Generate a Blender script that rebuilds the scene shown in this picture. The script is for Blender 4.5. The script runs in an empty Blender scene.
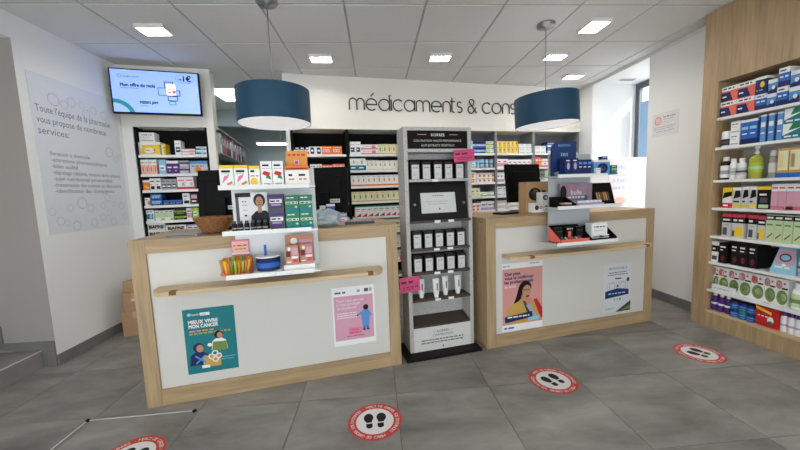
import bpy, bmesh, math, random
from mathutils import Vector, Matrix
random.seed(7)
S = bpy.context.scene
COL = S.collection

# ------------------------------------------------------------------ camera
CAM_H = 1.27
FPX, YAW, PITCH, ROLL, KTH = 331.2, math.radians(4.088), math.radians(5.766), math.radians(-2.1125), math.radians(10.786)
fw = Vector((math.sin(YAW)*math.cos(PITCH), math.cos(YAW)*math.cos(PITCH), -math.sin(PITCH)))
rt0 = Vector((math.cos(YAW), -math.sin(YAW), 0)); up0 = rt0.cross(fw)
rt = rt0*math.cos(ROLL) + up0*math.sin(ROLL); up = -rt0*math.sin(ROLL) + up0*math.cos(ROLL)
cam_data = bpy.data.cameras.new('camera'); cam = bpy.data.objects.new('camera', cam_data); COL.objects.link(cam)
cam_data.sensor_width = 36; cam_data.lens = FPX*36/800; cam_data.clip_start = 0.02
M3 = Matrix((rt, up, -fw)).transposed()
cam.matrix_world = Matrix.Translation((0, 0, CAM_H)) @ M3.to_4x4()
S.camera = cam

# ------------------------------------------------------------------ world, exposure
w = bpy.data.worlds.new('world'); S.world = w; w.use_nodes = True
w.node_tree.nodes['Background'].inputs[0].default_value = (0.88, 0.95, 1.0, 1)
w.node_tree.nodes['Background'].inputs[1].default_value = 2.0
sun_data = bpy.data.lights.new('sun', 'SUN'); sun = bpy.data.objects.new('sun', sun_data); COL.objects.link(sun)
sun_data.energy = 3.0; sun_data.angle = math.radians(3); sun_data.color = (1, .97, .92)
sun.rotation_euler = Vector((-.5, .72, -.48)).to_track_quat('-Z', 'Y').to_euler()      # shines into the window recess only
S.view_settings.view_transform = 'Standard'
S.view_settings.look = 'None'
S.view_settings.exposure = 0.6
S.view_settings.gamma = 1
S.view_settings.use_curve_mapping = False
LAMP = 48.0       # strength of the recessed ceiling lamps

# ------------------------------------------------------------------ pixel helpers (a pixel gives a direction, a plane the distance)
def ray(x, y): return fw + rt*((x-400)/FPX) - up*((y-225)/FPX)
class Frame:
    """upright frame: u to the right, v away from the viewer, z up"""
    def __init__(s, o, ang):
        s.o = Vector((o[0], o[1], 0)); s.a = ang
        s.u = Vector((math.cos(ang), math.sin(ang), 0)); s.v = Vector((-math.sin(ang), math.cos(ang), 0))
    def w(s, u, v, z): return s.o + s.u*u + s.v*v + Vector((0, 0, z))
    def px(s, x, y, v):
        d = ray(x, y); c = Vector((0, 0, CAM_H)); t = (v-(c-s.o).dot(s.v))/d.dot(s.v); p = c+d*t-s.o
        return p.dot(s.u), p.z
    def at(s, x, z, v):
        """u of the pixel column x at height z on plane v"""
        y = 225.0
        for i in range(12):
            u, zz = s.px(x, y, v); u2, z2 = s.px(x, y+1, v); y += (z-zz)/(z2-zz)
        return s.px(x, y, v)[0]
K = Frame((0, 0), KTH)                                   # counters and back shelves
R = Frame((2.83, 2.73), math.radians(-85.5))             # oak wall unit on the right
W = Frame((0, 0), 0)                                     # the room

# ------------------------------------------------------------------ materials
MC = {}
def mat(name, col, rough=0.5, metal=0, noise=0, nscale=(8, 8, 8), bump=0, coord='Object', emit=0, spec=0.5, trans=0, alpha=1, detail=4):
    if name in MC: return MC[name]
    m = bpy.data.materials.new(name); m.use_nodes = True; MC[name] = m
    nt = m.node_tree; b = nt.nodes['Principled BSDF']
    c = (*col, 1); b.inputs['Base Color'].default_value = c
    b.inputs['Roughness'].default_value = rough; b.inputs['Metallic'].default_value = metal
    b.inputs['Specular IOR Level'].default_value = spec
    if trans: b.inputs['Transmission Weight'].default_value = trans
    if alpha < 1: b.inputs['Alpha'].default_value = alpha
    if emit: b.inputs['Emission Color'].default_value = c; b.inputs['Emission Strength'].default_value = emit
    if noise or bump:
        tc = nt.nodes.new('ShaderNodeTexCoord'); mp = nt.nodes.new('ShaderNodeMapping'); mp.inputs['Scale'].default_value = nscale
        nz = nt.nodes.new('ShaderNodeTexNoise'); nz.inputs['Scale'].default_value = 1; nz.inputs['Detail'].default_value = detail
        if coord == 'World':
            g = nt.nodes.new('ShaderNodeNewGeometry'); nt.links.new(g.outputs['Position'], mp.inputs[0])
        else: nt.links.new(tc.outputs[coord], mp.inputs[0])
        nt.links.new(mp.outputs[0], nz.inputs['Vector'])
        if noise:
            r = nt.nodes.new('ShaderNodeValToRGB')
            r.color_ramp.elements[0].position = .3; r.color_ramp.elements[1].position = .7
            r.color_ramp.elements[0].color = (*[x*(1-noise) for x in col], 1); r.color_ramp.elements[1].color = (*[min(1, x*(1+noise)) for x in col], 1)
            nt.links.new(nz.outputs['Fac'], r.inputs[0]); nt.links.new(r.outputs[0], b.inputs['Base Color'])
        if bump:
            bp = nt.nodes.new('ShaderNodeBump'); bp.inputs['Strength'].default_value = bump; bp.inputs['Distance'].default_value = .01
            nt.links.new(nz.outputs['Fac'], bp.inputs['Height']); nt.links.new(bp.outputs[0], b.inputs['Normal'])
    return m
def s2l(r, g, b): return tuple((c/255/12.92 if c/255 <= .04045 else ((c/255+.055)/1.055)**2.4) for c in (r, g, b))

def wood(name, col, horizontal=False):
    if name in MC: return MC[name]
    m = bpy.data.materials.new(name); m.use_nodes = True; MC[name] = m; nt = m.node_tree; b = nt.nodes['Principled BSDF']
    tc = nt.nodes.new('ShaderNodeTexCoord'); L = nt.links.new
    def layer(sc, det, dist):
        mp = nt.nodes.new('ShaderNodeMapping'); mp.inputs['Scale'].default_value = sc
        nz = nt.nodes.new('ShaderNodeTexNoise'); nz.inputs['Scale'].default_value = 1; nz.inputs['Detail'].default_value = det; nz.inputs['Distortion'].default_value = dist
        L(tc.outputs['Object'], mp.inputs[0]); L(mp.outputs[0], nz.inputs['Vector']); return nz
    a, c = (layer((3, 60, 60), 3, .3), layer((1, 14, 14), 3, 1.2)) if horizontal else (layer((60, 60, 3), 3, .3), layer((14, 14, 1), 3, 1.2))
    mx = nt.nodes.new('ShaderNodeMath'); mx.operation = 'MULTIPLY_ADD'; mx.inputs[1].default_value = .55
    L(a.outputs['Fac'], mx.inputs[0])
    m2 = nt.nodes.new('ShaderNodeMath'); m2.operation = 'MULTIPLY'; m2.inputs[1].default_value = .45; L(c.outputs['Fac'], m2.inputs[0]); L(m2.outputs[0], mx.inputs[2])
    r = nt.nodes.new('ShaderNodeValToRGB'); L(mx.outputs[0], r.inputs[0]); r.color_ramp.elements[0].position = .33; r.color_ramp.elements[1].position = .67
    r.color_ramp.elements[0].color = (*[x*.74 for x in col], 1); r.color_ramp.elements[1].color = (*[min(1, x*1.16) for x in col], 1)
    L(r.outputs[0], b.inputs['Base Color']); b.inputs['Roughness'].default_value = .5
    bp = nt.nodes.new('ShaderNodeBump'); bp.inputs['Strength'].default_value = .08; bp.inputs['Distance'].default_value = .002
    L(mx.outputs[0], bp.inputs['Height']); L(bp.outputs[0], b.inputs['Normal'])
    return m
OAK = wood('oak_vertical', s2l(178, 151, 114)); OAKH = wood('oak_horizontal', s2l(178, 151, 114), True)
PLY = wood('pale_plywood', s2l(208, 182, 142), True)

def floor_material():
    m = bpy.data.materials.new('concrete_tile'); m.use_nodes = True; nt = m.node_tree; L = nt.links.new; b = nt.nodes['Principled BSDF']
    g = nt.nodes.new('ShaderNodeNewGeometry'); oi = nt.nodes.new('ShaderNodeObjectInfo')
    off = nt.nodes.new('ShaderNodeVectorMath'); off.operation = 'SCALE'; off.inputs[3].default_value = 37
    cmb = nt.nodes.new('ShaderNodeCombineXYZ'); L(oi.outputs['Random'], cmb.inputs[0]); L(oi.outputs['Random'], cmb.inputs[1]); L(cmb.outputs[0], off.inputs[0])
    ad = nt.nodes.new('ShaderNodeVectorMath'); L(g.outputs['Position'], ad.inputs[0]); L(off.outputs[0], ad.inputs[1])
    n1 = nt.nodes.new('ShaderNodeTexNoise'); n1.inputs['Scale'].default_value = 1.9; n1.inputs['Detail'].default_value = 6; n1.inputs['Roughness'].default_value = .62; n1.inputs['Distortion'].default_value = .25
    mp = nt.nodes.new('ShaderNodeMapping'); mp.inputs['Scale'].default_value = (1, 2.4, 1); mp.inputs['Rotation'].default_value = (0, 0, .5)
    L(ad.outputs[0], mp.inputs[0]); L(mp.outputs[0], n1.inputs['Vector'])
    r = nt.nodes.new('ShaderNodeValToRGB'); L(n1.outputs['Fac'], r.inputs[0])
    r.color_ramp.elements[0].position = .3; r.color_ramp.elements[1].position = .72
    r.color_ramp.elements[0].color = (*s2l(108, 105, 101), 1); r.color_ramp.elements[1].color = (*s2l(163, 160, 154), 1)
    L(r.outputs[0], b.inputs['Base Color'])
    rr = nt.nodes.new('ShaderNodeMapRange'); L(n1.outputs['Fac'], rr.inputs[0]); rr.inputs[3].default_value = .34; rr.inputs[4].default_value = .5; L(rr.outputs[0], b.inputs['Roughness'])
    return m
TILE = floor_material()

WALL = mat('white_wall_paint', s2l(240, 240, 238), .7, noise=.015, nscale=(2, 2, 2), bump=.05)
WARMWALL = mat('warm_white_board', s2l(242, 238, 230), .6, noise=.015, nscale=(2, 2, 2))
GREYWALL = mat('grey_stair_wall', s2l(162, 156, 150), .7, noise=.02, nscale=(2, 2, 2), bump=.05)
OFFICEWALL = mat('blue_grey_office_wall', s2l(176, 186, 188), .7, noise=.02, nscale=(2, 2, 2))
CEIL = mat('mineral_ceiling_tile', s2l(222, 221, 219), .85, noise=.03, nscale=(60, 60, 60), bump=.1)
GRID = mat('ceiling_grid_metal', s2l(172, 171, 169), .5, noise=.01)
SKIRT = mat('grey_stone_skirting', s2l(122, 120, 118), .45, noise=.12, nscale=(6, 6, 6))
GROUT = mat('dark_grout', s2l(66, 63, 60), .8, noise=.05)
PANEL = mat('white_laminate', s2l(214, 211, 204), .32, noise=.01, nscale=(2, 2, 2))
BOARDW = mat('white_shelf_board', s2l(238, 238, 236), .4, noise=.01)
DARK = mat('black_shelf_back', s2l(17, 16, 16), .7, noise=.1, spec=.15)
BLK = mat('black_plastic', s2l(9, 9, 10), .55, noise=.05, spec=.15)
GLASS = bpy.data.materials.new('window_glass'); GLASS.use_nodes = True
def _glass(nt):
    nt.nodes.remove(nt.nodes['Principled BSDF']); t = nt.nodes.new('ShaderNodeBsdfTransparent'); g_ = nt.nodes.new('ShaderNodeBsdfGlossy'); g_.inputs['Roughness'].default_value = .02
    x_ = nt.nodes.new('ShaderNodeMixShader')
    x_.inputs[0].default_value = .05; nt.links.new(t.outputs[0], x_.inputs[1]); nt.links.new(g_.outputs[0], x_.inputs[2]); nt.links.new(x_.outputs[0], nt.nodes['Material Output'].inputs[0])
_glass(GLASS.node_tree)
ALU = mat('dark_grey_aluminium', s2l(96, 104, 112), .4, metal=.3, noise=.03)
LEDO = mat('office_emitter', (.95, 1, 1), .5, emit=5)
LEDM = mat('lamp_emitter', (1, .97, .92), .5, emit=LAMP)
TRIMW = mat('lamp_trim_white', s2l(225, 223, 218), .4, noise=.01)
KRAFT = mat('brown_cardboard', s2l(176, 140, 104), .8, noise=.06, nscale=(20, 20, 20))
ACRYL = mat('frosted_acrylic', s2l(226, 230, 232), .25, noise=.01)
STEEL = mat('brushed_steel', s2l(150, 150, 150), .3, metal=.9, noise=.03)
PC = dict(W=(240, 240, 238), K=(12, 11, 13), R=(196, 42, 44), N=(30, 42, 96), B=(46, 104, 190), T=(34, 124, 136), G=(40, 128, 92), L=(164, 200, 62),
          Y=(244, 206, 52), O=(238, 128, 52), P=(226, 130, 158), V=(88, 46, 128), C=(232, 226, 190), S=(168, 170, 174), D=(84, 82, 86), A=(150, 202, 226),
          H=(240, 196, 176), M=(112, 34, 44), I=(186, 166, 206), F=(202, 162, 84), E=(196, 214, 170), J=(214, 72, 92), Q=(58, 66, 70), U=(120, 84, 60), X=(236, 112, 96),
          Z=(206, 206, 204), e=(120, 142, 78), b=(92, 150, 210), k=(28, 18, 22), g=(178, 142, 104), m=(206, 40, 122), p=(214, 160, 180), t=(30, 122, 130), f=(196, 140, 112))
def pm(c):
    return mat('print_%s_%d' % ({'W':'white','K':'black','R':'red','N':'navy','B':'blue','T':'teal','G':'green','L':'lime','Y':'yellow','O':'orange','P':'pink','V':'purple','C':'cream','S':'silver','D':'grey','A':'sky','H':'peach','M':'maroon','I':'lilac','F':'gold','E':'sage','J':'crimson','Q':'slate','U':'brown','X':'salmon','Z':'pale_grey','e':'leaf','b':'mid_blue','k':'aubergine','g':'kraft','m':'magenta','p':'dusty_pink','t':'petrol','f':'skin'}[c], ord(c)), s2l(*PC[c]), .45, noise=.025, nscale=(9, 9, 9), spec=.3)

# ------------------------------------------------------------------ mesh builder
FONT_CACHE = {}
def glyphs(s, size):
    k = (s, size)
    if k not in FONT_CACHE:
        c = bpy.data.curves.new('lettering', 'FONT'); c.body = s; c.size = size; c.resolution_u = 2
        o = bpy.data.objects.new('lettering', c); COL.objects.link(o)
        m = bpy.data.meshes.new_from_object(o)
        FONT_CACHE[k] = ([tuple(v.co[:2]) for v in m.vertices], [tuple(p.vertices) for p in m.polygons])
        bpy.data.objects.remove(o); bpy.data.curves.remove(c); bpy.data.meshes.remove(m)
    return FONT_CACHE[k]
class MB:
    def __init__(s): s.v = []; s.f = []; s.mi = []; s.sm = []; s.mats = []
    def m(s, mt):
        if isinstance(mt, str): mt = pm(mt)
        if mt not in s.mats: s.mats.append(mt)
        return s.mats.index(mt)
    def add(s, vs, fs, mt, smooth=False):
        b = len(s.v); i = s.m(mt); s.v += [tuple(x) for x in vs]
        for f in fs: s.f.append([b+k for k in f]); s.mi.append(i); s.sm.append(smooth)
        return s
    def box(s, x0, x1, y0, y1, z0, z1, mt, bev=0):
        if bev:
            bm = bmesh.new(); bmesh.ops.create_cube(bm, size=1)
            for q in bm.verts: q.co = ((x0+x1)/2+q.co.x*(x1-x0), (y0+y1)/2+q.co.y*(y1-y0), (z0+z1)/2+q.co.z*(z1-z0))
            bmesh.ops.bevel(bm, geom=bm.edges[:], offset=bev, segments=2, affect='EDGES', profile=.6)
            bm.verts.index_update(); s.add([q.co for q in bm.verts], [[q.index for q in f.verts] for f in bm.faces], mt); bm.free(); return s
        return s.add([(x0,y0,z0),(x1,y0,z0),(x1,y1,z0),(x0,y1,z0),(x0,y0,z1),(x1,y0,z1),(x1,y1,z1),(x0,y1,z1)],
                     [(0,3,2,1),(4,5,6,7),(0,1,5,4),(1,2,6,5),(2,3,7,6),(3,0,4,7)], mt)
    def rect(s, x0, z0, x1, z1, y, mt, a=0, c=(0, 0)):
        p = [(x0,z0),(x1,z0),(x1,z1),(x0,z1)]
        if a:
            ca, sa = math.cos(a), math.sin(a); p = [(c[0]+(x-c[0])*ca-(z-c[1])*sa, c[1]+(x-c[0])*sa+(z-c[1])*ca) for x, z in p]
        return s.add([(x, y, z) for x, z in p], [(0,1,2,3)], mt)
    def poly(s, pts, y, mt): return s.add([(x, y, z) for x, z in pts], [list(range(len(pts)))], mt)
    def ell(s, cx, cz, rx, rz, y, mt, n=16, a=0):
        ca, sa = math.cos(a), math.sin(a)
        return s.poly([(cx+rx*math.cos(2*math.pi*k/n)*ca-rz*math.sin(2*math.pi*k/n)*sa, cz+rx*math.cos(2*math.pi*k/n)*sa+rz*math.sin(2*math.pi*k/n)*ca) for k in range(n)], y, mt)
    def ring(s, cx, cz, r0, r1, y, mt, n=32):
        vs = []; fs = []
        for k in range(n):
            a = 2*math.pi*k/n; vs += [(cx+r0*math.cos(a), y, cz+r0*math.sin(a)), (cx+r1*math.cos(a), y, cz+r1*math.sin(a))]
        for k in range(n): j = (k+1) % n; fs.append((2*k, 2*k+1, 2*j+1, 2*j))
        return s.add(vs, fs, mt)
    def prism(s, pts, y0, y1, mt):
        n = len(pts); vs = [(x, y0, z) for x, z in pts]+[(x, y1, z) for x, z in pts]
        return s.add(vs, [list(range(n)), list(range(2*n-1, n-1, -1))]+[(i, i+n, (i+1) % n+n, (i+1) % n) for i in range(n)], mt)
    def prismx(s, pts, x0, x1, mt):      # polygon in yz, extruded along x
        n = len(pts); vs = [(x0, y, z) for y, z in pts]+[(x1, y, z) for y, z in pts]
        return s.add(vs, [list(range(n-1, -1, -1)), list(range(n, 2*n))]+[(i, (i+1) % n, (i+1) % n+n, i+n) for i in range(n)], mt)
    def prismz(s, pts, z0, z1, mt):
        n = len(pts); vs = [(x, y, z0) for x, y in pts]+[(x, y, z1) for x, y in pts]
        return s.add(vs, [list(range(n-1, -1, -1)), list(range(n, 2*n))]+[(i, (i+1) % n, (i+1) % n+n, i+n) for i in range(n)], mt)
    def lathe(s, prof, mt, n=16, cx=0, cy=0, smooth=True, caps=True):
        vs = []; fs = []
        for r, z in prof:
            for k in range(n): a = 2*math.pi*k/n; vs.append((cx+r*math.cos(a), cy+r*math.sin(a), z))
        for i in range(len(prof)-1):
            for k in range(n): j = (k+1) % n; fs.append((i*n+k, i*n+j, (i+1)*n+j, (i+1)*n+k))
        s.add(vs, fs, mt, smooth)
        if caps:
            s.add(vs[:n], [list(range(n-1, -1, -1))], mt); s.add(vs[-n:], [list(range(n))], mt)
        return s
    def tube(s, pts, r, mt, n=6, smooth=True):
        pts = [Vector(p) for p in pts]; vs = []; fs = []; ref = None
        for i, p in enumerate(pts):
            d = (pts[min(i+1, len(pts)-1)]-pts[max(i-1, 0)]).normalized()
            if ref is None: ref = d.cross(Vector((0, 0, 1))); ref = ref if ref.length > .1 else d.cross(Vector((1, 0, 0)))
            ref = (ref-d*ref.dot(d)).normalized(); q = d.cross(ref)
            rr = r[i] if isinstance(r, (list, tuple)) else r
            for k in range(n): a = 2*math.pi*k/n; vs.append(p+ref*(rr*math.cos(a))+q*(rr*math.sin(a)))
        for i in range(len(pts)-1):
            for k in range(n): j = (k+1) % n; fs.append((i*n+k, i*n+j, (i+1)*n+j, (i+1)*n+k))
        fs.append(list(range(n-1, -1, -1))); fs.append([(len(pts)-1)*n+k for k in range(n)])
        return s.add(vs, fs, mt, smooth)
    def text(s, t, x, z, size, y, mt, align='l', a=0, wmax=None, bold=0):
        if bold:
            for k, (dx, dz) in enumerate(((-1, -1), (1, -1), (-1, 1), (1, 1))): s.text(t, x+dx*bold, z+dz*bold, size, y-.0001*k, mt, align, a, wmax)
            return s
        vs, fs = glyphs(t, size)
        if not vs: return s
        x0 = min(q[0] for q in vs); x1 = max(q[0] for q in vs); sc = 1
        if wmax and x1-x0 > wmax: sc = wmax/(x1-x0)
        off = {'l': x0, 'c': (x0+x1)/2, 'r': x1}[align]; ca, sa = math.cos(a), math.sin(a)
        return s.add([(x+(q[0]-off)*sc*ca-q[1]*sa, y, z+(q[0]-off)*sc*sa+q[1]*ca) for q in vs], fs, mt)
    def dashes(s, x0, x1, z, hgt, y, mt, rnd=random):
        x = x0
        while x < x1-hgt:
            l = hgt*rnd.uniform(1.5, 4); s.rect(x, z, min(x+l, x1), z+hgt, y, mt); x += l+hgt*.8
        return s
    def mesh(s, name):
        me = bpy.data.meshes.new(name); me.from_pydata(s.v, [], s.f)
        for m in s.mats: me.materials.append(m)
        me.polygons.foreach_set('material_index', s.mi); me.polygons.foreach_set('use_smooth', s.sm); me.update(); return me
    def part(s, name, parent, loc=None, rot=None):
        o = bpy.data.objects.new(name, s.mesh(name)); COL.objects.link(o); o.parent = parent
        if loc is not None: o.location = loc
        if rot is not None: o.rotation_euler = rot
        return o
    def thing(s, name, loc, rz, label, cat, group=None): return tag(s.part(name, None, loc, (0, 0, rz)), label, cat, group)
LABELS = {}
def tag(o, label, cat, group=None, kind=None):
    if label: o['label'] = label; LABELS[label] = LABELS.get(label, 0)+1
    if cat: o['category'] = cat
    if group: o['group'] = group
    if kind: o['kind'] = kind
    return o
def empty(name, loc, rz, label, cat, group=None):
    o = bpy.data.objects.new(name, None); COL.objects.link(o); o.empty_display_size = .1; o.location = loc; o.rotation_euler = (0, 0, rz)
    return tag(o, label, cat, group)
def linked(name, me, parent, loc, rot=None):
    o = bpy.data.objects.new(name, me); COL.objects.link(o); o.parent = parent; o.location = loc
    if rot is not None: o.rotation_euler = rot
    return o
def structure(o): o['kind'] = 'structure'; return o

# ================================================================== STRUCTURE
CZ = 2.65
XL, XR = -2.56, 3.03
# floor: slab with tiles
fl = structure(MB().box(-4.2, 3.76, -2.4, 9.0, -.12, -.006, GROUT).part('floor', None))
TX, TY, TP = .079, 1.975, .598
tm = MB().box(-TP/2+.0016, TP/2-.0016, -TP/2+.0016, TP/2-.0016, -.006, 0, TILE).mesh('floor_tile')
for i in range(-8, 6):
    for j in range(-3, 7):
        linked('floor_tile', tm, fl, (TX+TP*(i+.5), TY+TP*(j+.5), 0))
far = MB().box(-4.2, 3.76, 6.2, 9.0, -.006, 0, TILE); far.box(-4.2, 3.76, -2.4, .17, -.006, 0, TILE); far.part('floor_field', fl)
# ceiling
ce = structure(MB().box(-4.2, 3.76, -2.4, 9.0, CZ+.03, CZ+.1, GRID).part('ceiling', None))
CX, CY, CPX, CPY = .44, 2.60, .606, .628
tm = MB().box(-CPX/2+.009, CPX/2-.009, -CPY/2+.009, CPY/2-.009, CZ, CZ+.02, CEIL, .003).mesh('ceiling_tile')
for i in range(-6, 5):
    for j in range(-2, 7):
        linked('ceiling_tile', tm, ce, (CX+CPX*(i+.5), CY+CPY*(j+.5), 0))
g = MB()
for i in range(-6, 6): g.box(CX+CPX*i-.012, CX+CPX*i+.012, 1.3, 7.1, CZ+.006, CZ+.012, GRID)
for j in range(-2, 8): g.box(-3.3, 3.6, CY+CPY*j-.012, CY+CPY*j+.012, CZ+.005, CZ+.011, GRID)
g.part('ceiling_grid', ce)
MB().box(-4.2, 3.76, -2.4, 1.33, CZ, CZ+.02, CEIL).part('ceiling_field', ce)

# left wall with the stair opening (y < 2.70)
m = MB()
m.box(XL-.1, XL, 2.70, 4.6, 0, CZ+.03, WALL)
m.box(XL-.1, XL, -2.4, 2.70, 2.47, CZ+.03, WALL)
structure(m.part('wall_left', None))
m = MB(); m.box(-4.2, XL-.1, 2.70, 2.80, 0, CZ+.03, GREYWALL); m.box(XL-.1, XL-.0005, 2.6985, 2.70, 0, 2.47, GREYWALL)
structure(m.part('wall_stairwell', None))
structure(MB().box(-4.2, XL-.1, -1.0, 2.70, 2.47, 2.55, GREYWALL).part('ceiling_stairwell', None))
structure(MB().box(-4.3, -4.2, -1.0, 2.8, 0, CZ, GREYWALL).part('wall_stairwell_far', None))
structure(MB().box(XL, XL+.012, 2.70, 4.3, 0, .085, SKIRT).part('baseboard_left', None))
m = MB(); m.prism([(XL, 0), (XL, .205), (-2.93, .205), (-2.93, .345), (-3.26, .345), (-3.26, .49), (-3.6, .49), (-3.6, .3), (-2.66, .10), (-2.66, 0)], 2.686, 2.70, SKIRT)
structure(m.part('baseboard_stair', None))
st = empty('staircase', (0, 0, 0), 0, 'grey stone steps rising through the opening in the left wall', 'stairs')
STEPM = mat('grey_stone_step', s2l(140, 138, 135), .45, noise=.1, nscale=(5, 5, 5)); NOSE = mat('pale_step_nosing', s2l(214, 212, 208), .4, noise=.02)
for k in range(4):
    x = -2.655-.31*k
    MB().box(x-.32, x, 1.2, 2.685, .135*k, .135*(k+1), STEPM).part('step', st)
    MB().box(x-.004, x+.003, 1.2, 2.685, .135*(k+1)-.006, .135*(k+1)+.002, NOSE).part('step_nosing', st)

# unseen wall strip behind the viewpoint, added to keep sun off the floor
structure(MB().box(-4.2, 3.36, -2.5, -2.4, 2.0, CZ+.1, WALL).part('wall_sun_block', None))
# right wall, window recess
m = MB()
m.box(XR, XR+.1, 2.76, 3.53, 0, CZ+.03, WALL); m.box(XR+.1, 3.72, 3.43, 3.53, 0, CZ+.03, WALL)
m.box(XR, XR+.75, 4.48, 4.62, 0, CZ+.03, WALL); m.box(XR, XR+.1, 4.62, 5.1, 0, CZ+.03, WALL)
m.box(XR, 3.72, 3.53, 4.48, 0, .98, WALL); m.box(XR, 3.72, 3.53, 4.48, 2.62, CZ+.03, WALL)
m.box(3.26, 3.36, -2.4, 2.76, 0, CZ+.03, WALL); m.box(XR+.1, 3.36, 2.76, 2.80, 0, CZ+.03, WALL)
structure(m.part('wall_right', None))
structure(MB().box(XR-.012, XR, 2.78, 3.53, 0, .095, SKIRT).part('baseboard_right', None))
structure(MB().box(XR-.006, XR+.0, 2.78, 4.9, CZ-.035, CZ, TRIMW).part('trim_1', None))
wn = structure(MB().box(3.655, 3.70, 3.53, 4.48, .98, 1.03, ALU).part('window_1', None))
m = MB(); m.box(3.655, 3.70, 3.53, 4.48, 2.54, 2.62, ALU); m.box(3.655, 3.70, 4.41, 4.48, 1.03, 2.54, ALU); m.box(3.655, 3.70, 3.53, 3.59, 1.03, 2.54, ALU)
m.part('window_frame', wn)
MB().box(3.675, 3.681, 3.59, 4.41, 1.03, 2.54, GLASS).part('window_pane', wn)

# back wall, header boards and corridor
V0 = 4.10
def kbox(m, u0, u1, v0, v1, z0, z1, mt, bev=0): return m.box(u0, u1, v0, v1, z0, z1, mt, bev)
def kstruct(m, name): o = m.part(name, None, (0, 0, 0), (0, 0, KTH)); return structure(o)
m = MB(); m.box(-.23, 3.90, V0, V0+.42, 2.04, CZ+.03, WARMWALL); m.box(-.23, -.185, V0, V0+.42, 0, 2.04, WARMWALL)
m.box(-.185, 3.93, V0+.36, V0+.42, 0, 2.04, WARMWALL)
kstruct(m, 'wall_back')
m = MB(); m.box(-1.83, -.97, V0, V0+.16, 2.04, CZ+.03, WARMWALL); m.box(-1.045, -.97, V0, V0+.07, 0, 2.04, WARMWALL); m.box(-1.83, -1.735, V0, V0+.26, 0, 2.04, WALL)
m.box(-1.735, -1.045, V0+.22, V0+.26, 0, 2.04, WALL)
kstruct(m, 'wall_back_left')
m = MB(); m.box(-2.2, .6, 7.2, 7.3, 0, CZ+.03, OFFICEWALL); m.box(-1.62, -1.52, 4.37, 7.2, 0, CZ+.03, OFFICEWALL); m.box(.5, .6, 4.52, 7.2, 0, CZ+.03, OFFICEWALL)
m.box(-1.52, .5, 5.9, 5.98, 2.40, CZ+.03, OFFICEWALL)
kstruct(m, 'wall_office')

# ================================================================== LAMPS
def downlight(x, y, w_, d_, label, z=CZ, rz=0, deep=.0):
    o = empty('recessed_downlight', (x, y, z), rz, label, 'ceiling light', 'recessed rectangular ceiling lamps')
    t = .012; m = MB()
    for a in ((-w_/2-t, w_/2+t, -d_/2-t, -d_/2), (-w_/2-t, w_/2+t, d_/2, d_/2+t), (-w_/2-t, -w_/2, -d_/2, d_/2), (w_/2, w_/2+t, -d_/2, d_/2)):
        m.box(a[0], a[1], a[2], a[3], -.03, .004, TRIMW)
    m.part('trim', o)
    MB().box(-w_/2, w_/2, -d_/2, d_/2, -.003, .003, LEDM).part('lens', o)
    return o
downlight(-1.713, 2.946, .20, .13, 'bright rectangular ceiling lamp nearest the left wall')
downlight(-.483, 3.544, .20, .13, 'small rectangular ceiling lamp above the left end of the sign lettering')
downlight(.733, 3.544, .20, .13, 'small rectangular ceiling lamp above the middle of the sign lettering')
downlight(1.967, 3.54, .20, .13, 'rectangular ceiling lamp directly behind the right pendant cable')
downlight(1.953, 2.888, .16, .20, 'large bright ceiling lamp right of the right pendant canopy')
downlight(2.551, 4.163, .20, .13, 'far bright ceiling lamp above the right pendant shade near the window')
# unseen lamps added nearer the viewpoint as extra front light
for x, y, t in ((-1.7, 1.1, 'over the shop floor near the staircase'), (.13, 1.1, 'over the middle of the shop floor'), (1.95, 1.1, 'over the shop floor near the oak unit')):
    downlight(x, y, .20, .13, 'added unseen ceiling lamp '+t)
o = empty('office_light_panel', (-1.80, 4.78, CZ), 0, 'large bright ceiling light panel in the room behind the TV', 'ceiling light')
MB().box(-.26, .26, -.29, .29, -.004, .002, LEDO).part('lens', o)
m = MB()
for a in ((-.29, .29, -.32, -.29), (-.29, .29, .29, .32), (-.29, -.26, -.29, .29), (.26, .29, -.29, .29)): m.box(*a, -.008, .004, TRIMW)
m.part('trim', o)
p = K.w(-.47, 6.7, 2.25)
o = empty('office_strip_light', p, KTH, 'long white strip light hanging in the back office doorway', 'ceiling light')
MB().box(-.42, .42, -.06, .06, -.02, .0, LEDO).part('tube', o); MB().box(-.44, .44, -.07, .07, .0, .05, TRIMW).part('housing', o); MB().box(-.012, .012, -.012, .012, .05, .4, TRIMW).part('hanger', o)

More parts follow.
